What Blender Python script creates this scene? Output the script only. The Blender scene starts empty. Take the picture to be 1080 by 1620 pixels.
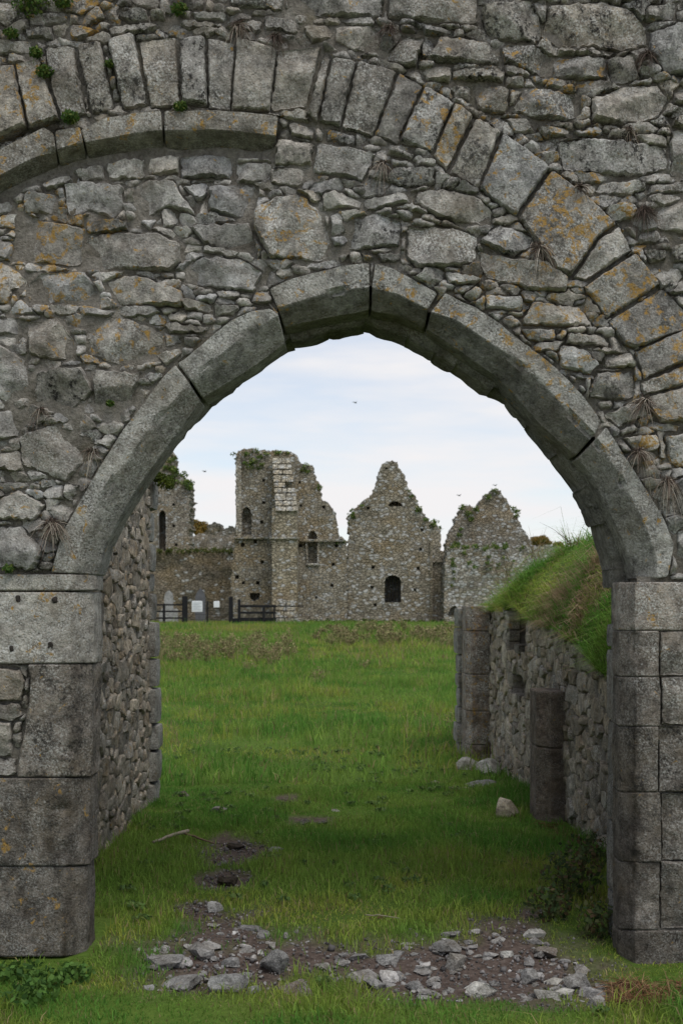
import bpy, math, random
import numpy as np
from mathutils import Vector, geometry as mgeo

random.seed(7)
RNG = np.random.default_rng(11)
SC = bpy.context.scene
COL = SC.collection

# ------------------------------------------------------------------ camera, sky, sun, exposure
# World: wall face in the plane y = 0, eye at y = -5.333 and 1.5 m above the grass.
FPX = 2000.0            # focal length in pixels of the 1080 x 1620 photograph
DW = 5.3333             # eye to wall face
EYE = 1.5
HY = 950.0              # horizon row
cam = bpy.data.cameras.new('camera')
cam_o = bpy.data.objects.new('camera', cam)
COL.objects.link(cam_o)
cam_o.location = (0, -DW, EYE)
cam_o.rotation_euler = (math.pi / 2, 0, 0)
cam.sensor_fit = 'VERTICAL'
cam.sensor_height = 36.0
cam.lens = FPX / 1620 * 36.0
cam.shift_y = (HY - 810) / 1620
cam.clip_start = 0.1
cam.clip_end = 6000
cam.dof.use_dof = True
cam.dof.focus_distance = DW + 0.15
cam.dof.aperture_fstop = 7.1
SC.camera = cam_o

SUN_EL, SUN_AZ = math.radians(60), math.radians(150)   # azimuth clockwise from +Y (behind the eye, to the right)
world = bpy.data.worlds.new('World')
SC.world = world
world.use_nodes = True
wt = world.node_tree
for n in list(wt.nodes):
    wt.nodes.remove(n)
w_out = wt.nodes.new('ShaderNodeOutputWorld')
w_bg = wt.nodes.new('ShaderNodeBackground')
w_sky = wt.nodes.new('ShaderNodeTexSky')
w_sky.sky_type = 'NISHITA'
w_sky.sun_disc = False
w_sky.sun_elevation = SUN_EL
w_sky.sun_rotation = SUN_AZ
w_sky.air_density = 1.0
w_sky.dust_density = 0.2
w_sky.ozone_density = 3.0
w_tc = wt.nodes.new('ShaderNodeTexCoord')
w_map = wt.nodes.new('ShaderNodeMapping')
w_map.inputs['Scale'].default_value = (1.6, 1.6, 9.0)
w_map.inputs['Location'].default_value = (0.35, 0.1, 0.62)
w_noise = wt.nodes.new('ShaderNodeTexNoise')
w_noise.inputs['Scale'].default_value = 1.3
w_noise.inputs['Detail'].default_value = 6
w_noise.inputs['Roughness'].default_value = 0.52
w_ramp = wt.nodes.new('ShaderNodeValToRGB')
w_ramp.color_ramp.elements[0].position = 0.38
w_ramp.color_ramp.elements[0].color = (0.12, 0.12, 0.12, 1)
w_ramp.color_ramp.elements[1].position = 0.60
w_ramp.color_ramp.elements[1].color = (1, 1, 1, 1)
w_mix = wt.nodes.new('ShaderNodeMixRGB')
w_mix.inputs['Color2'].default_value = (6.3, 6.2, 6.28, 1)      # the lit cloud layer
wt.links.new(w_tc.outputs['Generated'], w_map.inputs['Vector'])
wt.links.new(w_map.outputs['Vector'], w_noise.inputs['Vector'])
wt.links.new(w_noise.outputs['Fac'], w_ramp.inputs['Fac'])
wt.links.new(w_ramp.outputs['Color'], w_mix.inputs['Fac'])
wt.links.new(w_sky.outputs['Color'], w_mix.inputs['Color1'])
wt.links.new(w_mix.outputs['Color'], w_bg.inputs['Color'])
w_bg.inputs['Strength'].default_value = 0.1
wt.links.new(w_bg.outputs['Background'], w_out.inputs['Surface'])

sun = bpy.data.lights.new('sun', 'SUN')
sun.energy = 1.5
sun.angle = math.radians(35)
sun.color = (1.0, 0.96, 0.9)
sun_o = bpy.data.objects.new('sun', sun)
COL.objects.link(sun_o)
sd = Vector((math.sin(SUN_AZ) * math.cos(SUN_EL), math.cos(SUN_AZ) * math.cos(SUN_EL), math.sin(SUN_EL)))
sun_o.rotation_euler = sd.to_track_quat('Z', 'Y').to_euler()

vs = SC.view_settings
vs.view_transform = 'Standard'
vs.look = 'None'
vs.exposure = 0.52
vs.gamma = 1.0
vs.use_curve_mapping = False
SC.cycles.max_bounces = 5
SC.cycles.diffuse_bounces = 3
SC.cycles.use_denoising = True

# ------------------------------------------------------------------ helpers
def hash3(i, j, k, s):
    h = (i.astype(np.int64) * 374761393 + j.astype(np.int64) * 668265263 + k.astype(np.int64) * 2147483647 + s * 974711) & 0x7fffffff
    h = ((h ^ (h >> 13)) * 1274126177) & 0x7fffffff
    h = (h ^ (h >> 16)) & 0xffff
    return h / 65535.0

def vnoise(p, seed=0):
    p = np.asarray(p, float)
    f = np.floor(p); t = p - f; t = t * t * (3 - 2 * t)
    i, j, k = f[:, 0], f[:, 1], f[:, 2]
    r = 0
    for a in (0, 1):
        for b in (0, 1):
            for c in (0, 1):
                wgt = (t[:, 0] if a else 1 - t[:, 0]) * (t[:, 1] if b else 1 - t[:, 1]) * (t[:, 2] if c else 1 - t[:, 2])
                r = r + wgt * hash3(i + a, j + b, k + c, seed)
    return r * 2 - 1

def fbm(p, seed=0, octv=4, gain=0.5):
    p = np.asarray(p, float); a = 1.0; r = 0; tot = 0
    for o in range(octv):
        r = r + a * vnoise(p * (2.03 ** o) + 17.3 * o, seed + o); tot += a; a *= gain
    return r / tot

def fb2(x, y, sc, seed=0, octv=4):
    x = np.asarray(x, float); y = np.asarray(y, float)
    return fbm(np.stack([x * sc, y * sc, np.zeros_like(x) + seed * 3.7], 1), seed, octv)

def new_mesh(name, verts, faces, mat, parent=None, tint=None, wear=None, smooth=True, sharp=0):
    me = bpy.data.meshes.new(name)
    me.from_pydata([tuple(v) for v in verts], [], faces)
    return link_mesh(name, me, mat, parent, tint, wear, smooth, sharp)

def attr_col(me, name, val, n):
    a = me.attributes.new(name, 'FLOAT_COLOR', 'POINT')
    val = np.asarray(val, np.float32)
    if val.ndim == 1:
        val = np.tile(val, (n, 1))
    if val.shape[1] == 3:
        val = np.concatenate([val, np.ones((n, 1), np.float32)], 1)
    a.data.foreach_set('color', np.ascontiguousarray(val, np.float32).ravel())

def link_mesh(name, me, mat, parent=None, tint=None, wear=None, smooth=True, sharp=0):
    n = len(me.vertices)
    if tint is not None:
        attr_col(me, 'tint', tint, n)
    if wear is not None:
        attr_col(me, 'wear', wear, n)
    if smooth:
        me.polygons.foreach_set('use_smooth', np.ones(len(me.polygons), bool))
    if mat is not None:
        me.materials.append(mat)
    me.update()
    if sharp: me.set_sharp_from_angle(angle=math.radians(sharp))
    o = bpy.data.objects.new(name, me)
    COL.objects.link(o)
    if parent is not None:
        o.parent = parent
    return o

def tri_mesh(name, V, F, mat, parent=None, tint=None, smooth=False):
    """fast mesh from numpy arrays of vertices and triangles"""
    V = np.asarray(V, np.float32); F = np.asarray(F, np.int32)
    me = bpy.data.meshes.new(name)
    me.vertices.add(len(V)); me.vertices.foreach_set('co', V.ravel())
    me.loops.add(F.size); me.loops.foreach_set('vertex_index', F.ravel())
    me.polygons.add(len(F)); me.polygons.foreach_set('loop_start', np.arange(0, F.size, 3, dtype=np.int32))
    me.polygons.foreach_set('loop_total', np.full(len(F), 3, np.int32))
    me.update(calc_edges=True)
    me.validate()
    return link_mesh(name, me, mat, parent, tint, None, smooth)

def tag(o, label=None, cat=None, group=None, kind=None):
    if label: o['label'] = label
    if cat: o['category'] = cat
    if group: o['group'] = group
    if kind: o['kind'] = kind
    return o

def empty(name, loc=(0, 0, 0), label=None, cat=None, group=None):
    o = bpy.data.objects.new(name, None)
    COL.objects.link(o)
    o.empty_display_size = 0.1
    o.location = loc
    bpy.context.view_layer.update() if False else None
    return tag(o, label, cat, group)

def wpt(x, y, w=0.0):
    """photo pixel measured on the wall face, moved w metres straight out of the wall"""
    return ((x - 540) / 375.0, -w, EYE - (y - HY) / 375.0)

def at(x, y, D):
    """photo pixel seen at distance D -> point"""
    return ((x - 540) * D / FPX, D - DW, EYE - (y - HY) * D / FPX)

def inpoly(px, py, poly):
    poly = np.asarray(poly, float)
    r = np.zeros(px.shape, bool)
    x0, y0 = poly[:, 0], poly[:, 1]
    x1, y1 = np.roll(x0, -1), np.roll(y0, -1)
    for a, b, c, d in zip(x0, y0, x1, y1):
        if b == d: continue
        cond = ((b > py) != (d > py)) & (px < (c - a) * (py - b) / (d - b) + a)
        r ^= cond
    return r

def segdist(px, py, poly):
    poly = np.asarray(poly, float)
    best = np.full(px.shape, 1e9)
    nxt = np.roll(poly, -1, 0)
    for (a, b), (c, d) in zip(poly, nxt):
        dx, dy = c - a, d - b
        L = dx * dx + dy * dy + 1e-12
        t = np.clip(((px - a) * dx + (py - b) * dy) / L, 0, 1)
        best = np.minimum(best, np.hypot(px - a - t * dx, py - b - t * dy))
    return best

def resample(pts, n):
    pts = np.asarray(pts, float)
    s = np.concatenate([[0], np.cumsum(np.hypot(*np.diff(pts, axis=0).T))])
    t = np.linspace(0, s[-1], n)
    return np.stack([np.interp(t, s, pts[:, k]) for k in range(pts.shape[1])], 1)

def area(poly):
    p = np.asarray(poly, float); q = np.roll(p, -1, 0)
    return 0.5 * np.sum(p[:, 0] * q[:, 1] - q[:, 0] * p[:, 1])

def rough_outline(poly, sp, jag, rng):
    poly = np.asarray(poly, float)
    out = []
    for a, b in zip(poly, np.roll(poly, -1, 0)):
        L = np.hypot(*(b - a)); n = max(1, int(round(L / sp)))
        nrm = np.array([-(b - a)[1], (b - a)[0]]) / (L + 1e-9)
        for k in range(n):
            t = k / n
            p = a + (b - a) * t
            j = rng.normal(0, jag) * (0.5 if k == 0 else 1)
            out.append(p + nrm * j)
    out = np.array(out)
    # soften the corners a little
    return 0.92 * out + 0.04 * (np.roll(out, 1, 0) + np.roll(out, -1, 0))

def simplify(poly, eps, keep=5):
    """drop the flattest corners until the outline is angular"""
    p = [np.asarray(q, float) for q in poly]
    while len(p) > keep:
        best, bi = 1e9, -1
        for i in range(len(p)):
            a, b, c = p[i - 1], p[i], p[(i + 1) % len(p)]
            d = abs((c - a)[0] * (b - a)[1] - (c - a)[1] * (b - a)[0]) / (np.hypot(*(c - a)) + 1e-9)
            if d < best: best, bi = d, i
        if best > eps: break
        p.pop(bi)
    return np.array(p)

def stone_geo(poly, sp, unit, proud, edge, back, roundw, bump, jag, rng, tilt=0.01, nsc=12.0):
    """one hewn or rubble stone: outline in 2-D units (unit metres each) -> (u, v, w) points and faces; w in metres out of the wall"""
    if area(poly) < 0: poly = poly[::-1]
    ol = rough_outline(poly, sp, jag, rng)
    n = len(ol)
    mn, mx = ol.min(0), ol.max(0)
    gx, gy = np.meshgrid(np.arange(mn[0], mx[0] + sp, sp), np.arange(mn[1], mx[1] + sp, sp * 0.87))
    gx = gx + (np.arange(gx.shape[0]) % 2)[:, None] * sp * 0.5
    g = np.stack([gx.ravel(), gy.ravel()], 1) + rng.normal(0, sp * 0.15, (gx.size, 2))
    if len(g):
        m = inpoly(g[:, 0], g[:, 1], ol)
        g = g[m]
    if len(g):
        g = g[segdist(g[:, 0], g[:, 1], ol) > roundw + sp * 0.45]
    # a ring of points where the worn edge meets the face
    tg = np.roll(ol, -1, 0) - np.roll(ol, 1, 0)
    inn = np.stack([-tg[:, 1], tg[:, 0]], 1) / (np.linalg.norm(tg, axis=1, keepdims=True) + 1e-9)
    rings = []
    for fr_ in (0.4, 1.0):
        rp = ol + inn * roundw * fr_
        ok_ = inpoly(rp[:, 0], rp[:, 1], ol) & (segdist(rp[:, 0], rp[:, 1], ol) > roundw * fr_ * 0.85)
        rings.append(rp[ok_])
    g = np.concatenate([g] + rings)
    pts = [Vector(p) for p in np.concatenate([ol, g]) ] if len(g) else [Vector(p) for p in ol]
    res = mgeo.delaunay_2d_cdt(pts, [], [list(range(n))], 1, 1e-5)
    P = np.array([(v.x, v.y) for v in res[0]])
    F = [list(f) for f in res[2]]
    d = segdist(P[:, 0], P[:, 1], ol)
    t = np.clip(d / roundw, 0, 1)
    prof = np.sqrt(np.clip(1 - (1 - t) ** 2, 0, 1))
    c = P.mean(0)
    sz = max(mx - mn)
    k = rng.integers(0, 9999)
    q = np.stack([P[:, 0] * unit * nsc, P[:, 1] * unit * nsc, np.full(len(P), k * 0.37)], 1)
    nz = fbm(q, 3, 4, 0.55)
    ridg = -np.abs(vnoise(q * 0.7 + 5, 9)) * 0.9
    w = edge + (proud - edge) * prof + bump * (nz + 0.6 * ridg + 0.3) * (0.35 + 0.65 * t)
    # cleaved faces: the lowest of a few tilted planes
    Q = (P - c) / (sz + 1e-6) * 2
    fac = np.full(len(P), 1.0)
    for _ in range(4):
        fac = np.minimum(fac, rng.uniform(0.1, 0.9) + Q @ rng.normal(0, 1.0, 2))
    w = w + bump * 1.7 * np.clip(fac, -1.2, 0.5) * (0.3 + 0.7 * t)
    tl = rng.normal(0, tilt, 2)
    w = w + ((P - c) / (sz + 1e-6)) @ tl
    V = np.concatenate([P, w[:, None]], 1)
    # sides
    wo = []
    for p in ol:
        i = np.argmin(np.abs(P[:, 0] - p[0]) + np.abs(P[:, 1] - p[1])); wo.append(w[i])
    m0 = len(V)
    V = np.concatenate([V, np.concatenate([ol, np.array(wo)[:, None]], 1), np.concatenate([ol, np.full((n, 1), -back)], 1)])
    for i in range(n):
        j = (i + 1) % n
        F.append([m0 + i, m0 + n + i, m0 + n + j, m0 + j])
    return V, F

def grid_faces(nr, nc, close_c=False):
    F = []
    for i in range(nr - 1):
        for j in range(nc if close_c else nc - 1):
            k = (j + 1) % nc
            F.append([i * nc + j, i * nc + k, (i + 1) * nc + k, (i + 1) * nc + j])
    return F

def merge(parts):
    V, F, n = [], [], 0
    for v, f in parts:
        V.append(np.asarray(v)); F += [[i + n for i in q] for q in f]; n += len(v)
    return np.concatenate(V), F

def rough_box(lo, hi, rng, seg=0.05, amp=0.006, nsc=9.0, bev=0.012, taper=None):
    """a hewn block with worn arrises; its surface is one closed grid"""
    lo = np.array(lo, float); hi = np.array(hi, float)
    c = (lo + hi) / 2; h = (hi - lo) / 2
    parts = []
    ns = np.clip(np.round((hi - lo) / seg).astype(int), 2, 14)
    for ax in range(3):
        for sg in (-1, 1):
            a, b = [(1, 2), (2, 0), (0, 1)][ax]
            u = np.linspace(-1, 1, ns[a] + 1); v = np.linspace(-1, 1, ns[b] + 1)
            U, W = np.meshgrid(u, v)
            p = np.zeros((U.size, 3)); p[:, a] = U.ravel() * h[a]; p[:, b] = W.ravel() * h[b]; p[:, ax] = sg * h[ax]
            f = grid_faces(len(v), len(u))
            if sg < 0: f = [q[::-1] for q in f]
            parts.append((p, f))
    V, F = merge(parts)
    inner = np.clip(V, -(h - bev), h - bev)
    dv = V - inner
    L = np.linalg.norm(dv, axis=1, keepdims=True) + 1e-9
    V = inner + dv / L * np.minimum(L, bev)
    k = rng.integers(0, 9999) * 0.31
    N = V / (np.linalg.norm(V / h, axis=1, keepdims=True) * h + 1e-9)
    V = V + N * (amp * fbm((V + c) * nsc + k, 5, 4))[:, None]
    if taper: V = taper(V)
    return V + c, F

# ------------------------------------------------------------------ materials
class NT:
    def __init__(self, name):
        self.m = bpy.data.materials.new(name); self.m.use_nodes = True
        self.t = self.m.node_tree
        for n in list(self.t.nodes): self.t.nodes.remove(n)
        self.out = self.t.nodes.new('ShaderNodeOutputMaterial')
    def n(self, kind, **kw):
        nd = self.t.nodes.new(kind)
        for k, v in kw.items():
            if k in nd.inputs:
                if hasattr(v, 'is_linked') or isinstance(v, bpy.types.NodeSocket): self.t.links.new(v, nd.inputs[k])
                else: nd.inputs[k].default_value = v
            else: setattr(nd, k, v)
        return nd
    def pos(self, scale=(1, 1, 1)):
        g = self.n('ShaderNodeNewGeometry')
        mp = self.n('ShaderNodeMapping', Vector=g.outputs['Position'])
        mp.inputs['Scale'].default_value = scale
        return mp.outputs['Vector']
    def noise(self, vec, scale, detail=4, rough=0.55, dist=0.0):
        return self.n('ShaderNodeTexNoise', Vector=vec, Scale=scale, Detail=detail, Roughness=rough, Distortion=dist).outputs['Fac']
    def ramp(self, fac, stops):
        r = self.n('ShaderNodeValToRGB', Fac=fac)
        e = r.color_ramp.elements
        while len(e) < len(stops): e.new(0.5)
        for el, (p, c) in zip(e, stops):
            el.position = p; el.color = c if hasattr(c, '__len__') else (c, c, c, 1)
        return r.outputs['Color']
    def math(self, op, a, b=0.0, c=0.0):
        nd = self.n('ShaderNodeMath', operation=op)
        for i, v in enumerate((a, b, c)):
            if isinstance(v, bpy.types.NodeSocket): self.t.links.new(v, nd.inputs[i])
            else: nd.inputs[i].default_value = v
        return nd.outputs[0]
    def mix(self, fac, a, b, mode='MIX'):
        nd = self.n('ShaderNodeMixRGB', blend_type=mode)
        for k, v in (('Fac', fac), ('Color1', a), ('Color2', b)):
            if isinstance(v, bpy.types.NodeSocket): self.t.links.new(v, nd.inputs[k])
            else: nd.inputs[k].default_value = v if (k == 'Fac' or len(v) == 4) else (*v, 1)
        return nd.outputs['Color']
    def attr(self, name):
        return self.n('ShaderNodeAttribute', attribute_name=name)
    def finish(self, col, rough=0.92, bumps=(), spec=0.15, trans=None):
        b = self.n('ShaderNodeBsdfPrincipled')
        b.inputs['Roughness'].default_value = rough
        b.inputs['Specular IOR Level'].default_value = spec
        if isinstance(col, bpy.types.NodeSocket): self.t.links.new(col, b.inputs['Base Color'])
        else: b.inputs['Base Color'].default_value = (*col, 1)
        nrm = None
        for h, dist, st in bumps:
            bn = self.n('ShaderNodeBump', Height=h, Distance=dist, Strength=st)
            if nrm is not None: self.t.links.new(nrm, bn.inputs['Normal'])
            nrm = bn.outputs['Normal']
        if nrm is not None: self.t.links.new(nrm, b.inputs['Normal'])
        sh = b.outputs['BSDF']
        if trans is not None:
            tr = self.n('ShaderNodeBsdfTranslucent')
            if isinstance(col, bpy.types.NodeSocket): self.t.links.new(col, tr.inputs['Color'])
            mx = self.n('ShaderNodeMixShader'); mx.inputs[0].default_value = trans
            self.t.links.new(sh, mx.inputs[1]); self.t.links.new(tr.outputs[0], mx.inputs[2]); sh = mx.outputs[0]
        self.t.links.new(sh, self.out.inputs['Surface'])
        return self.m

def stone_material(name):
    """limestone: 'tint' is the stone's own colour, 'wear' = (orange lichen, pale lichen, black crust)"""
    t = NT(name)
    p = t.pos()
    tint = t.attr('tint').outputs['Color']
    wear = t.n('ShaderNodeSeparateColor', Color=t.attr('wear').outputs['Color'])
    o_, w_, k_ = wear.outputs[0], wear.outputs[1], wear.outputs[2]
    big = t.noise(p, 5.0, 6, 0.6)
    mid = t.noise(p, 26.0, 6, 0.68)
    fine = t.noise(p, 120.0, 4, 0.7)
    col = t.mix(1.0, tint, t.ramp(big, [(0.28, (0.58, 0.56, 0.54, 1)), (0.72, (1.34, 1.34, 1.32, 1))]), 'MULTIPLY')
    col = t.mix(1.0, col, t.ramp(mid, [(0.32, (0.38, 0.37, 0.36, 1)), (0.68, (1.66, 1.66, 1.63, 1))]), 'MULTIPLY')
    col = t.mix(1.0, col, t.ramp(fine, [(0.3, 0.66), (0.7, 1.36)]), 'MULTIPLY')
    # brown earthy weathering
    br = t.noise(t.pos((1, 1, 1.3)), 3.1, 5, 0.6)
    col = t.mix(t.ramp(br, [(0.46, 0.0), (0.75, 0.5)]), col, (0.19, 0.152, 0.10))
    # pale crustose lichen: patches broken into specks
    pp = t.noise(p, 8.5, 5, 0.65)
    sp = t.noise(p, 110.0, 5, 0.75)
    pale = t.math('MULTIPLY', t.ramp(pp, [(0.36, 0.0), (0.58, 1.0)]), t.ramp(sp, [(0.45, 0.0), (0.60, 1.0)]))
    col = t.mix(t.math('MULTIPLY', pale, w_), col, (0.60, 0.595, 0.555))
    # scattered bright dots
    vd = t.n('ShaderNodeTexVoronoi', Vector=p, Scale=38.0)
    dots = t.math('MULTIPLY', t.ramp(vd.outputs['Distance'], [(0.12, 1.0), (0.24, 0.0)]), t.ramp(t.noise(p, 6.0, 3), [(0.52, 0.0), (0.60, 1.0)]))
    col = t.mix(t.math('MULTIPLY', dots, t.math('MULTIPLY', w_, 0.8)), col, (0.55, 0.55, 0.52))
    # black crust
    bp = t.noise(t.pos((1.1, 1, 0.8)), 11.0, 5, 0.7)
    bs = t.noise(p, 52.0, 5, 0.75)
    blk = t.math('MULTIPLY', t.ramp(bp, [(0.43, 0.0), (0.57, 1.0)]), t.ramp(bs, [(0.44, 0.0), (0.56, 1.0)]))
    col = t.mix(t.math('MULTIPLY', blk, k_), col, (0.030, 0.028, 0.025))
    # orange lichen
    op = t.noise(p, 21.0, 4, 0.62, 0.6)
    thr = t.math('SUBTRACT', 0.70, t.math('MULTIPLY', o_, 0.30))
    om = t.n('ShaderNodeMapRange', Value=op)
    t.t.links.new(thr, om.inputs['From Min']); t.t.links.new(t.math('ADD', thr, 0.05), om.inputs['From Max'])
    os_ = t.ramp(t.noise(p, 85.0, 3, 0.7), [(0.38, 0.15), (0.55, 0.95)])
    col = t.mix(t.math('MULTIPLY', om.outputs[0], os_), col, t.mix(mid, (0.28, 0.155, 0.035), (0.42, 0.27, 0.08)))
    pit = t.n('ShaderNodeTexVoronoi', Vector=p, Scale=55.0)
    pits = t.ramp(pit.outputs['Distance'], [(0.10, 0.0), (0.32, 1.0)])
    return t.finish(col, 0.95, [(pits, 0.008, 0.45), (mid, 0.028, 0.7), (fine, 0.007, 0.7), (blk, 0.004, -0.4)], 0.1)

M = {}
M['stone'] = stone_material('weathered_limestone')

def mortar_material():
    t = NT('old_lime_mortar')
    p = t.pos()
    a = t.noise(p, 9.0, 6, 0.7); b = t.noise(p, 60.0, 5, 0.7)
    col = t.ramp(a, [(0.28, (0.10, 0.087, 0.07, 1)), (0.5, (0.205, 0.187, 0.158, 1)), (0.75, (0.31, 0.29, 0.255, 1))])
    col = t.mix(t.ramp(t.noise(p, 4.0, 4), [(0.54, 0.0), (0.72, 0.5)]), col, (0.17, 0.145, 0.08))
    col = t.mix(0.6, col, t.ramp(b, [(0.3, 0.38), (0.7, 1.5)]), 'MULTIPLY')
    return t.finish(col, 0.97, [(b, 0.022, 0.9)], 0.05)
M['mortar'] = mortar_material()

def tinted(name, rough=0.9, trans=None, nsc=None):
    t = NT(name)
    c = t.attr('tint').outputs['Color']
    if nsc:
        c = t.mix(1.0, c, t.ramp(t.noise(t.pos(), nsc, 4), [(0.3, 0.65), (0.7, 1.3)]), 'MULTIPLY')
    return t.finish(c, rough, (), 0.12, trans)
M['grass'] = tinted('grass_blades', 0.7, 0.4)
M['leaf'] = tinted('leaves', 0.65, 0.35)
M['straw'] = tinted('dry_stems', 0.9)

def plain(name, col, rough=0.9, nsc=8.0, lo=0.7, hi=1.25, bump=0.004):
    t = NT(name)
    nz = t.noise(t.pos(), nsc, 6, 0.65)
    c = t.mix(1.0, (*col, 1), t.ramp(nz, [(0.3, lo), (0.7, hi)]), 'MULTIPLY')
    return t.finish(c, rough, [(nz, bump, 0.6)], 0.15)

# ------------------------------------------------------------------ the arch wall: outlines measured on the wall face (photo pixels)
VOUSS = [
 [(0,107),(22,103),(42,200),(10,213),(-28,224),(-40,120)],
 [(25,102),(62,95),(95,190),(47,203)], [(72,78),(118,75),(136,180),(100,190),(85,145)], [(124,75),(160,70),(181,172),(146,181)],
 [(172,68),(212,55),(234,165),(196,174)], [(220,68),(278,60),(286,168),(240,171)], [(284,63),(324,58),(328,168),(290,165)],
 [(329,60),(371,70),(364,175),(331,172)], [(375,60),(438,80),(427,177),(366,175)], [(440,83),(507,75),(485,170),(428,177)],
 [(512,85),(522,95),(501,195),(486,182)], [(526,93),(563,100),(538,202),(505,192)], [(566,97),(627,115),(590,217),(541,203)],
 [(632,117),(667,137),(628,228),(592,215)], [(672,137),(718,162),(683,240),(632,225)], [(720,164),(746,186),(706,270),(685,245)],
 [(752,190),(790,210),(755,298),(711,274)], [(795,213),(868,265),(815,342),(759,300)],
 [(872,270),(925,310),(973,356),(945,375),(903,436),(880,430),(820,345)], [(977,359),(997,397),(925,444),(906,439),(949,378)],
 [(1003,402),(1043,450),(958,504),(923,454)], [(962,509),(1045,458),(1088,497),(1085,520),(1003,551),(987,545)],
 [(1004,556),(1088,520),(1092,567),(1017,600)], [(1013,606),(1095,572),(1098,605),(1017,625)], [(1020,629),(1100,608),(1100,665),(1045,668),(1030,650)],
]
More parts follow.
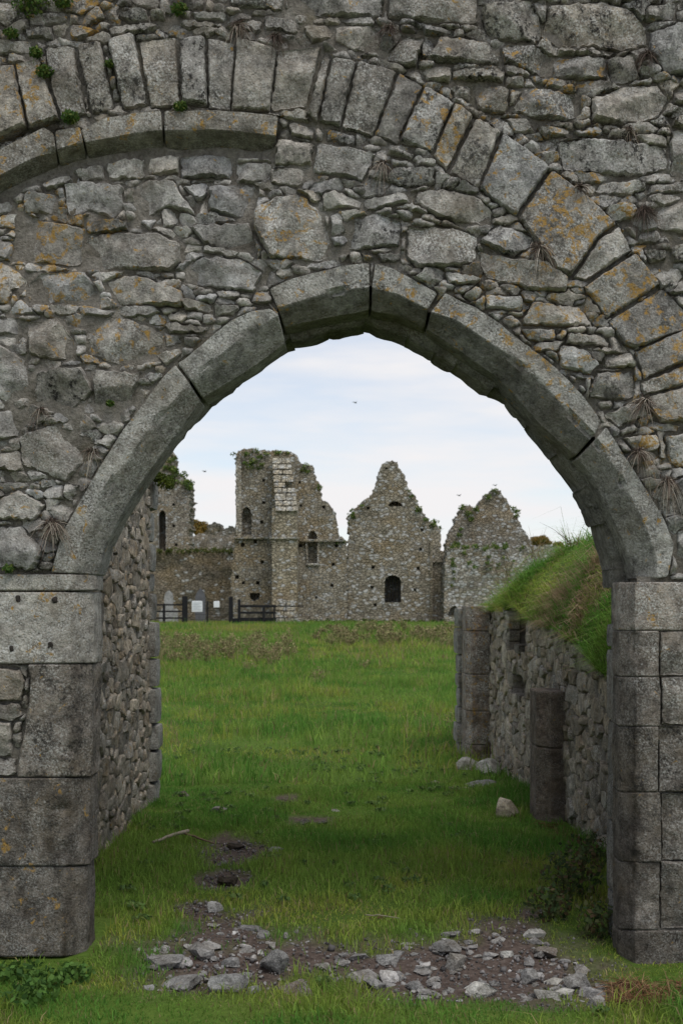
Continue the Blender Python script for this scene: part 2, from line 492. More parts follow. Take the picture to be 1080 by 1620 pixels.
RUBBLE = [
 [(112,264),(160,254),(163,278),(128,282)], [(164,252),(226,245),(225,276),(168,280)], [(229,243),(280,240),(280,268),(229,270)], [(62,284),(106,268),(112,282),(68,297)], [(28,294),(58,285),(62,296),(34,300)], [(372,242),(428,247),(430,252),(372,249)],
 [(284,240),(340,238),(368,241),(364,275),(283,275)], [(97,285),(140,283),(192,290),(192,327),(177,342),(137,330),(107,340)],
 [(36,298),(87,303),(88,333),(35,330)], [(13,307),(33,299),(33,313),(22,317)], [(-30,322),(10,312),(20,325),(0,336),(-30,340)],
 [(210,290),(235,280),(273,283),(307,337),(267,323),(218,342)], [(287,290),(327,282),(325,305),(310,312)],
 [(330,290),(368,287),(407,290),(405,320),(390,345),(328,330)], [(30,335),(83,347),(131,358),(127,417),(107,420),(13,405),(20,370)],
 [(133,343),(200,347),(202,362),(135,366)], [(134,370),(187,365),(250,367),(283,383),(287,413),(267,428),(131,423)],
 [(197,333),(212,332),(213,340),(200,345)], [(203,358),(227,357),(228,365),(203,368)], [(220,345),(247,342),(235,362)],
 [(253,330),(273,325),(283,353),(257,357)], [(300,355),(398,350),(400,385),(365,393),(322,385)],
 [(-50,420),(0,410),(20,423),(42,440),(37,455),(17,457),(13,480),(-50,482)], [(43,447),(63,430),(133,430),(157,463),(147,480),(50,478)],
 [(163,447),(200,433),(233,440),(287,460),(288,485),(240,483),(190,482)], [(245,438),(287,443),(285,454),(247,450)],
 [(295,420),(320,405),(380,410),(415,430),(400,462),(350,457),(293,445)], [(290,472),(333,480),(335,495),(293,490)], [(338,482),(378,482),(370,499),(340,500)],
 [(137,503),(185,500),(240,517),(262,530),(255,570),(220,575),(180,575),(140,560)], [(43,510),(90,503),(117,535),(120,568),(80,570),(47,560)],
 [(-40,503),(38,503),(37,530),(-40,528)], [(8,497),(33,470),(45,485),(60,497)], [(35,690),(83,673),(143,695),(141,722),(105,762),(35,735)],
 [(28,775),(72,798),(55,822),(-20,820),(-20,800)], [(-30,828),(33,833),(68,870),(57,900),(-30,897)], [(248,560),(286,549),(288,556),(262,579)],
 [(290,533),(320,534),(305,550),(291,547)], [(263,510),(333,519),(325,529),(267,527)], [(103,765),(126,768),(113,795),(100,783)],
 [(440,217),(497,228),(492,262),(435,257)], [(430,263),(488,267),(475,297),(428,285)], [(502,227),(595,242),(573,287),(494,272)],
 [(517,205),(562,217),(560,232),(513,223)], [(457,192),(496,200),(494,220),(460,212)], [(500,203),(511,205),(509,223),(499,222)],
 [(373,251),(430,253),(424,283),(372,283)], [(403,330),(437,310),(480,308),(510,340),(530,397),(507,413),(427,407),(402,360)],
 [(510,310),(530,302),(570,317),(573,332),(547,328),(513,333)], [(576,315),(640,305),(648,320),(577,333)],
 [(605,283),(627,266),(685,265),(687,290),(647,298)], [(617,253),(657,257),(657,264),(620,263)], [(615,238),(657,243),(650,252),(613,245)],
 [(550,350),(593,337),(633,350),(632,387),(593,392),(553,397)], [(623,334),(653,334),(652,347),(640,347)],
 [(653,318),(662,303),(700,300),(755,312),(780,335),(775,353),(720,352),(690,343)], [(645,358),(720,362),(755,372),(752,415),(700,422),(660,423),(642,405)],
 [(520,340),(537,337),(547,367),(527,373)], [(533,403),(553,403),(540,415)], [(570,400),(592,407),(577,413)], [(597,402),(633,400),(633,412),(600,413)],
 [(402,373),(415,390),(407,408)], [(755,395),(803,407),(863,413),(897,440),(893,462),(843,458),(767,440)], [(757,383),(787,353),(840,373),(847,387),(813,405)],
 [(767,467),(827,470),(823,493),(767,487)], [(828,500),(843,477),(917,487),(937,515),(900,517),(828,512)], [(793,505),(808,497),(825,513),(805,518)],
 [(705,430),(762,440),(750,450),(708,447)], [(733,468),(750,455),(765,460),(750,477)], [(825,521),(877,520),(877,540),(835,538)],
 [(880,533),(890,520),(898,522),(888,537)], [(897,528),(953,530),(965,548),(895,543)], [(880,555),(885,545),(920,553),(947,577),(933,592),(890,582)],
 [(955,560),(997,560),(1003,580),(955,582)], [(932,621),(944,590),(1002,587),(1003,627),(987,633),(935,628)], [(945,636),(967,632),(968,643),(949,647)],
 [(956,656),(1003,637),(1030,653),(977,675)], [(979,681),(1003,671),(1007,682),(981,689)], [(856,557),(877,572),(872,577)], [(897,593),(913,597),(910,605)],
 [(913,604),(927,617),(920,621)], [(985,694),(1037,687),(1042,710),(1013,720)], [(938,305),(950,287),(1017,288),(1020,300),(997,310)],
 [(1022,307),(1030,292),(1090,288),(1090,305)], [(1017,397),(1055,397),(1053,413),(1030,417)], [(1060,393),(1100,380),(1100,418),(1065,412)],
 [(1020,335),(1100,312),(1100,370),(1045,365)], [(985,360),(1007,360),(1005,378)], [(673,95),(697,58),(770,68),(788,92),(787,103),(690,97)],
 [(792,73),(843,72),(871,90),(868,118),(857,122),(797,100)], [(875,88),(953,92),(957,122),(955,125),(874,124)], [(960,95),(1000,87),(1013,125),(967,133)],
 [(860,40),(870,8),(955,3),(1000,20),(1022,43),(1023,70),(985,80),(933,72),(887,72),(863,60)], [(763,10),(840,3),(856,45),(850,68),(777,60),(763,40)],
 [(1020,15),(1070,5),(1067,32),(1022,32)], [(1030,50),(1095,35),(1095,120),(1053,117),(1027,83)], [(715,110),(797,112),(797,118),(795,130),(715,125)],
 [(799,121),(828,124),(828,137),(797,135)], [(748,131),(805,143),(802,182),(752,172)], [(810,177),(830,139),(860,140),(918,152),(918,180),(897,191),(850,187)],
 [(935,157),(987,137),(1040,133),(1057,157),(1040,187),(987,198),(937,190)], [(800,188),(830,189),(847,210),(815,211)], [(849,201),(900,204),(900,215),(860,217)],
 [(905,194),(933,188),(935,195),(917,202)], [(907,208),(947,200),(958,213),(920,216)], [(961,215),(967,204),(993,208),(990,221)], [(1003,213),(1050,213),(1057,230),(1017,230)],
 [(880,225),(950,220),(1055,235),(1055,265),(1010,280),(890,268)], [(1061,205),(1100,205),(1100,280),(1061,278)], [(1067,140),(1100,135),(1100,170),(1064,163)],
 [(710,137),(745,137),(745,160),(718,153)], [(660,109),(713,105),(710,132),(677,128)], [(605,90),(645,55),(670,60),(658,105),(640,105)],
 [(360,-14),(450,-14),(447,17),(365,12)], [(455,-14),(610,-14),(605,28),(490,25),(457,18)], [(615,-14),(755,-14),(757,38),(690,35),(615,28)],
 [(480,43),(520,38),(528,60),(493,68)], [(531,40),(603,43),(600,80),(560,80),(531,65)], [(668,42),(717,47),(713,55),(672,53)], [(633,42),(660,42),(660,50),(635,48)],
 [(420,27),(470,33),(470,55),(417,47)], [(511,70),(537,78),(533,83),(513,82)], [(882,77),(980,82),(965,88),(885,85)], [(-20,5),(25,2),(30,30),(13,42),(-20,38)],
 [(45,23),(107,20),(108,36),(50,43)], [(123,27),(157,10),(167,30),(133,43)], [(187,20),(233,17),(235,33),(220,38),(195,33)], [(200,-12),(253,-5),(250,15),(213,13)],
 [(267,3),(323,-6),(323,17),(277,13)], [(303,22),(360,20),(358,35),(307,33)], [(239,20),(263,20),(263,33),(240,33)], [(172,44),(213,41),(258,39),(235,53),(177,59)],
 [(-20,67),(53,63),(60,80),(-20,90)], [(37,47),(83,43),(85,62),(43,60)], [(112,38),(166,50),(135,60),(113,63)], [(1005,545),(1012,552),(1004,553)],
 [(1050,690),(1100,685),(1100,740),(1060,738)], [(1066,760),(1100,750),(1100,830),(1072,815)], [(1072,840),(1110,835),(1110,905),(1072,900)],
 [(-30,1056),(32,1058),(40,1078),(34,1108),(-30,1110)], [(-30,1114),(30,1113),(36,1130),(22,1140),(-30,1138)], [(-30,1142),(18,1142),(18,1196),(-30,1198)],
 [(22,1145),(36,1140),(32,1158),(22,1160)], [(-30,1202),(24,1200),(26,1226),(-30,1227)], [(60,590),(130,580),(150,620),(110,655),(55,640)], [(150,585),(225,590),(205,640),(170,668),(150,650)],
 [(0,545),(40,570),(50,620),(10,640),(-30,600)], [(-30,650),(45,650),(30,690),(-30,700)],
]
# arch stones: outer edge, arris, inner edge of the chamfer
ARCH = [
 ([(82,905),(98,845),(123,800),(160,735),(197,677),(233,630),(262,592),(277,577)], [(115,907),(128,862),(157,797),(180,757),(217,707),(247,667),(280,630),(300,606)], [(153,910),(168,865),(190,820),(220,770),(250,727),(285,680),(318,634)]),
 ([(281,574),(295,566),(330,536),(365,507),(400,492),(428,489)], [(303,603),(350,562),(395,524),(441,500)], [(321,631),(360,607),(400,582),(452,543)]),
 ([(426,456),(460,440),(500,430),(540,421),(583,416)], [(440,489),(490,473),(540,460),(584,456)], [(450,519),(495,508),(540,500),(584,491)]),
 ([(594,415),(620,423),(650,440),(691,464)], [(588,456),(630,467),(675,490)], [(587,492),(630,500),(671,518)]),
 ([(704,464),(753,487),(813,530),(880,583),(923,627),(950,667)], [(681,495),(720,507),(800,560),(853,603),(903,657),(937,690)], [(674,520),(720,552),(787,597),(853,673),(909,722)]),
 ([(958,676),(1000,742),(1024,780),(1050,823),(1066,863),(1055,912)], [(940,697),(972,741),(987,770),(1009,810),(1022,841),(1037,884),(1037,915)], [(912,725),(935,752),(957,801),(978,842),(994,884),(1003,916)]),
]
HOOD = [
 ([(-70,290),(0,240),(72,203),(87,215)], [(-70,335),(0,284),(40,262),(91,240)], [(-70,368),(0,316),(50,291),(95,274)]),
 ([(90,212),(110,207),(128,204)], [(93,241),(115,234),(134,228)], [(98,272),(117,267),(140,262)]),
 ([(131,209),(170,190),(215,182),(256,179)], [(137,229),(180,222),(220,214),(258,210)], [(143,260),(185,254),(225,248),(260,245)]),
 ([(262,178),(330,177),(385,180),(440,188)], [(262,211),(330,209),(380,212),(437,219)], [(264,245),(330,243),(385,246),(432,251)]),
]
SILH = [(158,930),(160,905),(175,860),(200,815),(240,755),(277,705),(307,670),(333,647),(360,625),(400,590),(430,572),(452,555),(480,548),(520,536),(560,529),(578,524),
        (600,534),(630,543),(660,560),(690,575),(735,602),(760,622),(793,635),(830,680),(877,735),(905,775),(922,815),(938,848),(949,881),(955,912),(955,930)]
A_ALL = sum([list(resample(a, 10)) for _, a, _ in ARCH], [])

BASE_L, BASE_R = 1512, 1542

def stone_tint(x, y, rng):
    """the stone's own colour: pale grey in the shelter of the blind arch, browner above and towards the base"""
    v = 0.292 * math.exp(rng.normal(0, 0.19))
    warm = rng.normal(0.0, 0.03)
    if y < 230: v *= 0.80; warm += 0.03
    if y < 230 and x > 560: v *= 1.05
    if x < 420 and 230 < y < 520: v *= 1.05; warm -= 0.02
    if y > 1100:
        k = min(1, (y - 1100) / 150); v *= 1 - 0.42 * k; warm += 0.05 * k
    return np.array([v * (1.045 + warm), v * (0.992 + 0.2 * warm), v * (0.925 - 0.9 * warm)])

def stone_wear(x, y, rng):
    org = 0.12 + 0.25 * rng.random() ** 2
    for cx, cy, r, a in ((70,380,75,0.62),(170,395,40,0.5),(90,455,60,0.42),(215,460,55,0.36),(195,530,60,0.36),(15,440,40,0.62),(930,340,60,0.72),(985,460,60,0.66),(1040,540,60,0.6),
                         (460,375,60,0.38),(760,480,80,0.40),(840,560,70,0.40),(1050,630,50,0.45),(685,180,45,0.42),(860,165,90,0.36),(30,150,60,0.4),(150,20,40,0.55),(870,440,80,0.35),(1060,690,50,0.5)):
        if math.hypot(x - cx, y - cy) < r * 1.1: org = max(org, (a + 0.10) * (0.85 + 0.3 * rng.random()))
    pale = np.clip(rng.normal(0.62, 0.2), 0.15, 1)
    blk = np.clip(rng.normal(0.45, 0.25), 0, 1)
    if y < 240: blk = min(1, blk + 0.25)
    if x > 650 and y < 420: blk = min(1, blk + 0.2); pale = min(1, pale + 0.15)
    if x < 420 and 230 < y < 520: blk *= 0.35; pale *= 0.6
    if y > 1060: pale *= 0.75; blk = min(1, blk + 0.2)
    return np.array([min(org, 0.60), pale, blk])

def wall_depth(x, y):
    """the filling under the blind arch lies back from the wall face"""
    if x < 470 and y > 200:
        top = 250 + max(0, (150 - x)) * 0.35
        k = max(0.0, 1 - (y - top) / 260.0) * min(1.0, max(0.0, (470 - x) / 60.0))
        return -0.055 * min(1, k)
    return 0.0

arch_wall = empty('arch_wall', (0, 0.3, -0.05), 'tall grey rubble stone wall with a wide chamfered archway through it', 'wall')
arch_wall['kind'] = 'thing'
AW = Vector(arch_wall.location)

def to_wall(V, dep=0.0):
    V = np.asarray(V, float)
    return np.stack([(V[:, 0] - 540) / 375.0 - AW.x, -(V[:, 2] + dep) - AW.y, EYE - (V[:, 1] - HY) / 375.0 - AW.z], 1)

rng = np.random.default_rng(5)

def add_stone(name, poly, proud, bump=0.012, jag=1.1, sp=5.5, roundw=7, edge=-0.012, tilt=0.012, tint=None, wear=None, dep=None, link=True, nsc=12.0):
    c = np.mean(poly, 0)
    V, F = stone_geo(np.asarray(poly, float), sp, 1 / 375.0, proud, edge, 0.10, roundw, bump, jag, rng, tilt, nsc)
    W = to_wall(V, wall_depth(*c) if dep is None else dep)
    F = [f[::-1] for f in F]     # pixel rows run downwards
    tint = stone_tint(*c, rng) if tint is None else tint
    wear = stone_wear(*c, rng) if wear is None else wear
    if link:
        return new_mesh(name, W, F, M['stone'], arch_wall, tint, wear, sharp=26)
    return W, F, tint, wear

for q in VOUSS:
    add_stone('voussoir', q, 0.03 + rng.normal(0, 0.006), 0.010, 0.8, 5.5, 3.2, 0.004, 0.01)

def loft(E, A, C, cdep, back, name, n=None, w0=0.012, tint=None, wear=None, stain=0.0, bare=0.6, amp=0.008, rows=(5, 4)):
    """a chamfered dressed stone: outer edge E and arris A on the wall face, chamfer edge C cdep metres behind it"""
    L = np.hypot(*np.diff(np.asarray(A, float), axis=0).T).sum()
    n = n or int(np.clip(L / 9, 6, 60))
    eps = min(0.06, 2.2 / L)
    tt_ = np.concatenate([[0, eps], np.linspace(0, 1, n)[1:-1], [1 - eps, 1]]); n = len(tt_)
    E, A, C = (np.stack([np.interp(tt_, np.linspace(0, 1, 80), resample(q_, 80)[:, k_]) for k_ in (0, 1)], 1) for q_ in (E, A, C))
    e3 = np.array([wpt(x, y, w0) for x, y in E]); a3 = np.array([wpt(x, y, w0) for x, y in A])
    c3 = np.array([at(x, y, DW + cdep) for x, y in C])
    R = []
    eb = e3.copy(); eb[:, 1] = back * 0.6; R.append(eb)
    e1 = e3.copy(); e1[:, 1] += 0.016; R.append(e1)
    for k in range(rows[0] + 1):
        t = k / rows[0]
        t = 0.04 + t * 0.93
        R.append(e3 * (1 - t) + a3 * t)
    for k in range(rows[1] + 1):
        t = 0.05 + 0.92 * k / rows[1]
        R.append(a3 * (1 - t) + c3 * t)
    cb0 = c3.copy(); cb0[:, 1] += 0.012; R.append(cb0)
    for k in (0.35, 0.7, 1.0):
        cb = c3.copy(); cb[:, 1] += (back - cdep) * k; R.append(cb)
    G = np.array(R)                       # rows x n x 3
    # worn surface
    nr = len(R)
    P = G.reshape(-1, 3)
    nrm = np.zeros_like(G)
    du = np.gradient(G, axis=0); dv = np.gradient(G, axis=1)
    nrm = np.cross(du, dv); nrm /= (np.linalg.norm(nrm, axis=2, keepdims=True) + 1e-9)
    sgn = 1 if nrm[3, n // 2, 1] < 0 else -1
    kx = rng.integers(0, 999) * 0.7
    nz = fbm(P * 13 + kx, 4, 5, 0.6).reshape(nr, n)
    edge = np.zeros((nr, n)); edge[:, 0] = edge[:, -1] = 1
    G = G + nrm * sgn * (amp * nz - 0.004 * edge)[..., None]
    # chipped arris
    chip = np.clip(fbm(P * 14 + 50 + kx, 8, 3).reshape(nr, n) - 0.10, 0, 1) * 0.055
    for r in (2 + rows[0], 3 + rows[0]):
        G[r, :, 1] += chip[r]
    V = G.reshape(-1, 3)
    F = grid_faces(nr, n)
    # ends
    cap0 = [i * n for i in range(nr)]; cap1 = [i * n + n - 1 for i in range(nr)]
    if sgn < 0: F = [f[::-1] for f in F]
    F += [cap0, cap1[::-1]]
    V = V - np.array(AW)
    c = np.mean(np.concatenate([E, A]), 0)
    tint = stone_tint(*c, rng) if tint is None else tint
    wear = stone_wear(*c, rng) if wear is None else wear
    tint = np.tile(np.asarray(tint, float), (len(V), 1)); wear = np.tile(np.asarray(wear, float), (len(V), 1))
    if stain:      # soot-dark water stains running down beside the arris, with ragged edges of their own
        ri = np.repeat(np.arange(nr), n); a_ = 2 + rows[0]
        sn = fbm(np.stack([P[:, 0] * 30, P[:, 1] * 30, P[:, 2] * 2.2], 1), 14, 4)
        k_ = np.clip(np.exp(-((ri - a_ - 0.5) / 1.5) ** 2) * (0.5 + 3.0 * sn), 0, 1) * stain
        tint = tint * (1 - 0.80 * k_)[:, None]; wear[:, 1] *= 1 - k_
    ri = np.repeat(np.arange(nr), n)      # the cut chamfer carries less lichen; shade is darkened into its tint
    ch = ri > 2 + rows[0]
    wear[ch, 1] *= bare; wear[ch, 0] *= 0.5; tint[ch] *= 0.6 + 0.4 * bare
    o = new_mesh(name, V, F, M['stone'], arch_wall, tint, wear)
    o.data.set_sharp_from_angle(angle=math.radians(27))
    return o

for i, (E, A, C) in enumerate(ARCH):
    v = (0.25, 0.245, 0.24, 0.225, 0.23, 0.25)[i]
    loft(E, A, C, 0.085, 0.27, 'arch_stone', tint=(v * 1.02, v, v * 0.93), wear=((0.30, 0.22, 0.28, 0.42, 0.46, 0.34)[i], 0.75, 0.15), rows=(6, 6), bare=(0.75, 0.7, 0.3, 0.2, 0.25, 0.6)[i])  # lower bare paints more shade on the top and right chamfers
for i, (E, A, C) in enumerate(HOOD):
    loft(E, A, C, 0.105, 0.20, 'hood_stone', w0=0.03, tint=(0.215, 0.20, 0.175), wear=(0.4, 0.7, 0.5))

# dressed jamb blocks, left: rows of (y0, y1, outer x, arris, inner)
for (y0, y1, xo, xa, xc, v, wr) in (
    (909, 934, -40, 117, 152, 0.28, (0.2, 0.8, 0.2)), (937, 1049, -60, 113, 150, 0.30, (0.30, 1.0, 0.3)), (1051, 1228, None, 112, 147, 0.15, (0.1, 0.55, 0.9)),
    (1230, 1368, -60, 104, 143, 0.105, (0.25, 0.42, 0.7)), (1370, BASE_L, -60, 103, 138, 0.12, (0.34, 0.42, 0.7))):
    n = max(4, int((y1 - y0) / 9))
    ys = np.linspace(y0, y1, n)
    if xo is None: E = np.interp(ys, [1052, 1075, 1110, 1160, 1200, 1228], [46, 49, 47, 38, 31, 29])
    else: E = np.full(n, xo) + 0.0
    jit = fb2(ys * 0.0 + y0, ys, 0.03, 3) * 2.0
    E = np.stack([E, ys], 1); A = np.stack([np.full(n, xa) + jit, ys], 1); C = np.stack([np.full(n, xc) + jit * 0.6, ys], 1)
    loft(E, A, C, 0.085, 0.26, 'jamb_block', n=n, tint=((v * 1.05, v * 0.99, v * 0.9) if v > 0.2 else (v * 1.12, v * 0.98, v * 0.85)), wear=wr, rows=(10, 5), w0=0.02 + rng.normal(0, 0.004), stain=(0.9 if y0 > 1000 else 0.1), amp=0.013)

for (x, y) in ((31, 947), (89, 950), (82, 1021), (22, 1026)):      # dark plugs coloured as the shade inside bolt holes in the big left block
    V, F = rough_box((-0.012, -0.003, -0.015), (0.012, 0.02, 0.015), rng, 0.005, 0.009, 70, 0.009)
    new_mesh('hole_plug', V + np.array(wpt(x, y, 0.022)) - np.array(AW), F, M['straw'], arch_wall, (0.035, 0.03, 0.026))

# right: outer column, its neighbour and the inner order behind them
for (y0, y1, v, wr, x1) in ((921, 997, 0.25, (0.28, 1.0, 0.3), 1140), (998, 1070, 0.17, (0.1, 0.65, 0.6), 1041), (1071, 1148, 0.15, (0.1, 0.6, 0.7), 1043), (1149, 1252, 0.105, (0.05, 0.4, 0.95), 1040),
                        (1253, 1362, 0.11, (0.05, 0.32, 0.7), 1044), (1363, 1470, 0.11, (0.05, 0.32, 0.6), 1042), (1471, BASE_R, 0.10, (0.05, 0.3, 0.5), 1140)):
    n = max(5, int((y1 - y0) / 9)); ys = np.linspace(y0, y1, n)
    jit = fb2(ys * 0 + y1, ys, 0.03, 5) * 2.0
    E = np.stack([np.full(n, float(x1)), ys], 1); A = np.stack([1003 + jit, ys], 1); C = np.stack([978 + jit * 0.5, ys], 1)
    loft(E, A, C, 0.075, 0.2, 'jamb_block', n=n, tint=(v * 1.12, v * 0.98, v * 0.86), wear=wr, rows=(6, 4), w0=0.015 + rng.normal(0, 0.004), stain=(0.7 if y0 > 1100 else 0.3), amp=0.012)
    if x1 < 1100:
        ya, yb_ = y0 + rng.uniform(-1, 3), y1 + rng.uniform(-3, 1)
        add_stone('jamb_block', [(x1 + 1.5, ya), (1150, y0), (1150, y1), (x1 + rng.uniform(1, 3), yb_)], 0.018, 0.012, 0.6, 6.5, 2.5, 0.006, 0.005, np.array((v * 1.16, v * 1.03, v * 0.91)), np.array((0.1, wr[1] + 0.1, wr[2])), 0.0)
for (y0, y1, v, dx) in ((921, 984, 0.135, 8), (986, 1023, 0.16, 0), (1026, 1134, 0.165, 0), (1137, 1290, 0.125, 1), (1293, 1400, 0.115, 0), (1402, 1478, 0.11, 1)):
    yb = DW + 0.23
    lo = at(957 + dx, y1, DW + 0.42); hi = at(957 + dx, y0, DW + 0.42)
    V, F = rough_box((lo[0], 0.215, lo[2]), (lo[0] + 0.30, 0.42, hi[2]), rng, 0.03, 0.009, 10, 0.018)
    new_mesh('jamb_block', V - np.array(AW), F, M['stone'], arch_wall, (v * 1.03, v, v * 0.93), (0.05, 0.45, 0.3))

# rough stones of the arch behind the dressed ring
S = np.asarray(SILH, float)
sl = np.concatenate([[0], np.cumsum(np.hypot(*np.diff(S, axis=0).T))])
s = 0.0
while s < sl[-1] - 8:
    L = rng.uniform(22, 75)
    e = min(s + L, sl[-1])
    tt = np.linspace(max(s - 1.5, 0), min(e + 1.5, sl[-1]), 7)
    px = np.interp(tt, sl, S[:, 0]); py = np.interp(tt, sl, S[:, 1])
    cx, cy = 548, 930.0
    off = rng.uniform(-4.5, 2.5)
    rows = []
    k = rng.integers(0, 999)
    for (dep, push) in ((0.60, 170), (0.50, 2), (0.47, -off * 0.6), (0.44, -off), (0.36, -off), (0.29, -off - 1), (0.225, -off + 1), (0.22, 170)):
        row = []
        for i, (x, y) in enumerate(zip(px, py)):
            vx, vy = x - cx, min(y - cy, -20) * 1.15
            l = math.hypot(vx, vy)
            nz = float(vnoise(np.array([[x * 0.06, y * 0.06, dep * 9 + k]]), 2)[0]) * 4
            endr = 2.0 if i in (0, 6) else 0
            f = (push + (nz + endr if push < 100 else 0)) / l
            xx, yy = x + vx * f, y + vy * f
            p = at(xx, yy, DW + 0.44)
            row.append((p[0], dep, p[2]))
        rows.append(row)
    V = np.array(rows).reshape(-1, 3) - np.array(AW)
    F = grid_faces(8, 7)
    F += [[i * 7 for i in range(8)][::-1], [i * 7 + 6 for i in range(8)]]
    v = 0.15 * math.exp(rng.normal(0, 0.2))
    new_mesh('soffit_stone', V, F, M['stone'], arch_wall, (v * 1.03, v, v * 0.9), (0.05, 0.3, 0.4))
    s = e

# ---- rubble: traced stones first, then the gaps packed with smaller ones
R_ = 3.0
X0, X1, Y0, Y1 = -390, 1470, -240, 1560
gx, gy = np.meshgrid(np.arange(X0, X1, R_), np.arange(Y0, Y1, R_))
taken = np.zeros(gx.shape, bool)
def paint(poly, grow=2.0):
    p = np.asarray(poly, float)
    mn, mx = p.min(0) - 8, p.max(0) + 8
    i0, i1 = int((mn[1] - Y0) / R_), int((mx[1] - Y0) / R_) + 1
    j0, j1 = int((mn[0] - X0) / R_), int((mx[0] - X0) / R_) + 1
    i0, j0 = max(i0, 0), max(j0, 0)
    if i1 <= i0 or j1 <= j0: return
    a, b = gx[i0:i1, j0:j1], gy[i0:i1, j0:j1]
    taken[i0:i1, j0:j1] |= inpoly(a, b, p) | (segdist(a, b, p) < grow)
for q in VOUSS + RUBBLE: paint(q)
for E, A, C in ARCH + HOOD: paint(list(E) + list(C)[::-1], 2.5)
OPEN = [(153, 1700)] + [(153, 912)] + [tuple(p) for _, _, C in ARCH for p in C] + [(1003, 1700)]
paint(OPEN, 1)
paint([(-100, 907), (160, 907), (160, 1050), (-100, 1050)]); paint([(46, 1050), (49, 1075), (47, 1110), (38, 1160), (29, 1230), (160, 1230), (160, 1050)], 3); paint([(-100, 1229), (160, 1229), (160, 1600), (-100, 1600)])
paint([(960, 919), (1152, 919), (1152, 1600), (960, 1600)])
below = (gy > 1530)
free = ~taken & ~below
fi = np.argwhere(free)
seeds = []
cand = fi[rng.permutation(len(fi))]
sx, sy, sr = [], [], []
for (i, j) in cand[:16000]:
    x, y = gx[i, j], gy[i, j]
    off = x < -15 or x > 1095 or y < -15
    r = rng.uniform(20, 34) if off else (rng.uniform(6, 13) if rng.random() < 0.7 else rng.uniform(12, 22))
    if sx:
        dx = (np.array(sx) - x) / 2.1; dy = np.array(sy) - y
        if np.any(dx * dx + dy * dy < ((np.array(sr) + r) * 0.5) ** 2 * 1.1): continue
    sx.append(x); sy.append(y); sr.append(r)
sx, sy, sr = map(lambda a: np.array(a, np.float32), (sx, sy, sr))
fx = gx[free].astype(np.float32); fy = gy[free].astype(np.float32)
lab = np.zeros(len(fx), np.int32)
for c0 in range(0, len(fx), 20000):
    a = (fx[c0:c0 + 20000, None] - sx) / 2.1; b = fy[c0:c0 + 20000, None] - sy
    lab[c0:c0 + 20000] = np.argmin((a * a + b * b) / (sr * sr), 1)
LAB = np.full(gx.shape, -1, np.int32); LAB[free] = lab

def star_cell(L, k, cx, cy, x0, y0, res, nang, shrink):
    ang = np.linspace(0, 2 * math.pi, nang, endpoint=False)
    rad = np.arange(0.5, 140, 0.7)
    xs = cx + np.cos(ang)[:, None] * rad; ys = cy + np.sin(ang)[:, None] * rad
    ii = np.clip(np.round((ys - y0) / res).astype(int), 0, L.shape[0] - 1); jj = np.clip(np.round((xs - x0) / res).astype(int), 0, L.shape[1] - 1)
    inb = (ys >= y0 - res / 2) & (xs >= x0 - res / 2) & (ys <= y0 + res * (L.shape[0] - 0.5)) & (xs <= x0 + res * (L.shape[1] - 0.5))
    ok = (L[ii, jj] == k) & inb
    first = np.argmin(ok, 1)
    first = np.where(ok.all(1), len(rad) - 1, first)
    r = np.maximum(rad[np.maximum(first - 1, 0)] * (first > 0) - shrink, 0.8)
    return np.stack([cx + np.cos(ang) * r, cy + np.sin(ang) * r], 1)

fills = []
for k in range(len(sx)):
    m = lab == k
    cnt = m.sum()
    if cnt < 8: continue
    cx, cy = fx[m].mean(), fy[m].mean()
    j, i = int(round((cx - X0) / R_)), int(round((cy - Y0) / R_))
    if LAB[i, j] != k: cx, cy = sx[k], sy[k]
    p = simplify(star_cell(LAB, k, cx, cy, X0, Y0, R_, 22, -0.9), 2.2)
    a = abs(area(p))
    if a < 62: continue
    fills.append((a, p, cnt))
pend = []
for q in RUBBLE:
    pend.append((abs(area(q)), q, True))
for a, p, _ in fills: pend.append((a, p, False))
def seen(p):
    c = np.mean(p, 0); return -20 < c[0] < 1100 and c[1] > -25
pend.sort(key=lambda t: -(t[0] if seen(t[1]) else 0))
stuffV, stuffF, stuffT, stuffW, nst, ns = [], [], [], [], 0, 0
for a, p, traced in pend:
    big = math.sqrt(a)
    pr = max(0.011, rng.normal(0.016, 0.007)) if traced else (rng.normal(0.006, 0.008) if a > 180 else rng.normal(-0.003, 0.006))
    bump = min(0.020, 0.005 + 0.00025 * big)
    spc = 5.5 if big > 22 else 4.2
    if not seen(p): spc = 12
    single = ns < 292 and seen(p)
    if single:
        add_stone('stone', p, pr, bump, 1.3 if traced else 1.0, spc, min(3.4, 1.2 + big * 0.03), -0.012, 0.022); ns += 1
    else:
        W, F, t, wr = add_stone('x', p, pr, bump, 0.8, spc, min(2.4, 1.0 + big * 0.04), -0.014, 0.022, link=False)
        stuffV.append(W); stuffF += [[i + nst for i in f] for f in F]; nst += len(W)
        stuffT.append(np.tile(t, (len(W), 1))); stuffW.append(np.tile(wr, (len(W), 1)))
o = new_mesh('small_stones', np.concatenate(stuffV), stuffF, M['stone'], arch_wall, np.concatenate(stuffT), np.concatenate(stuffW))
o['kind'] = 'stuff'

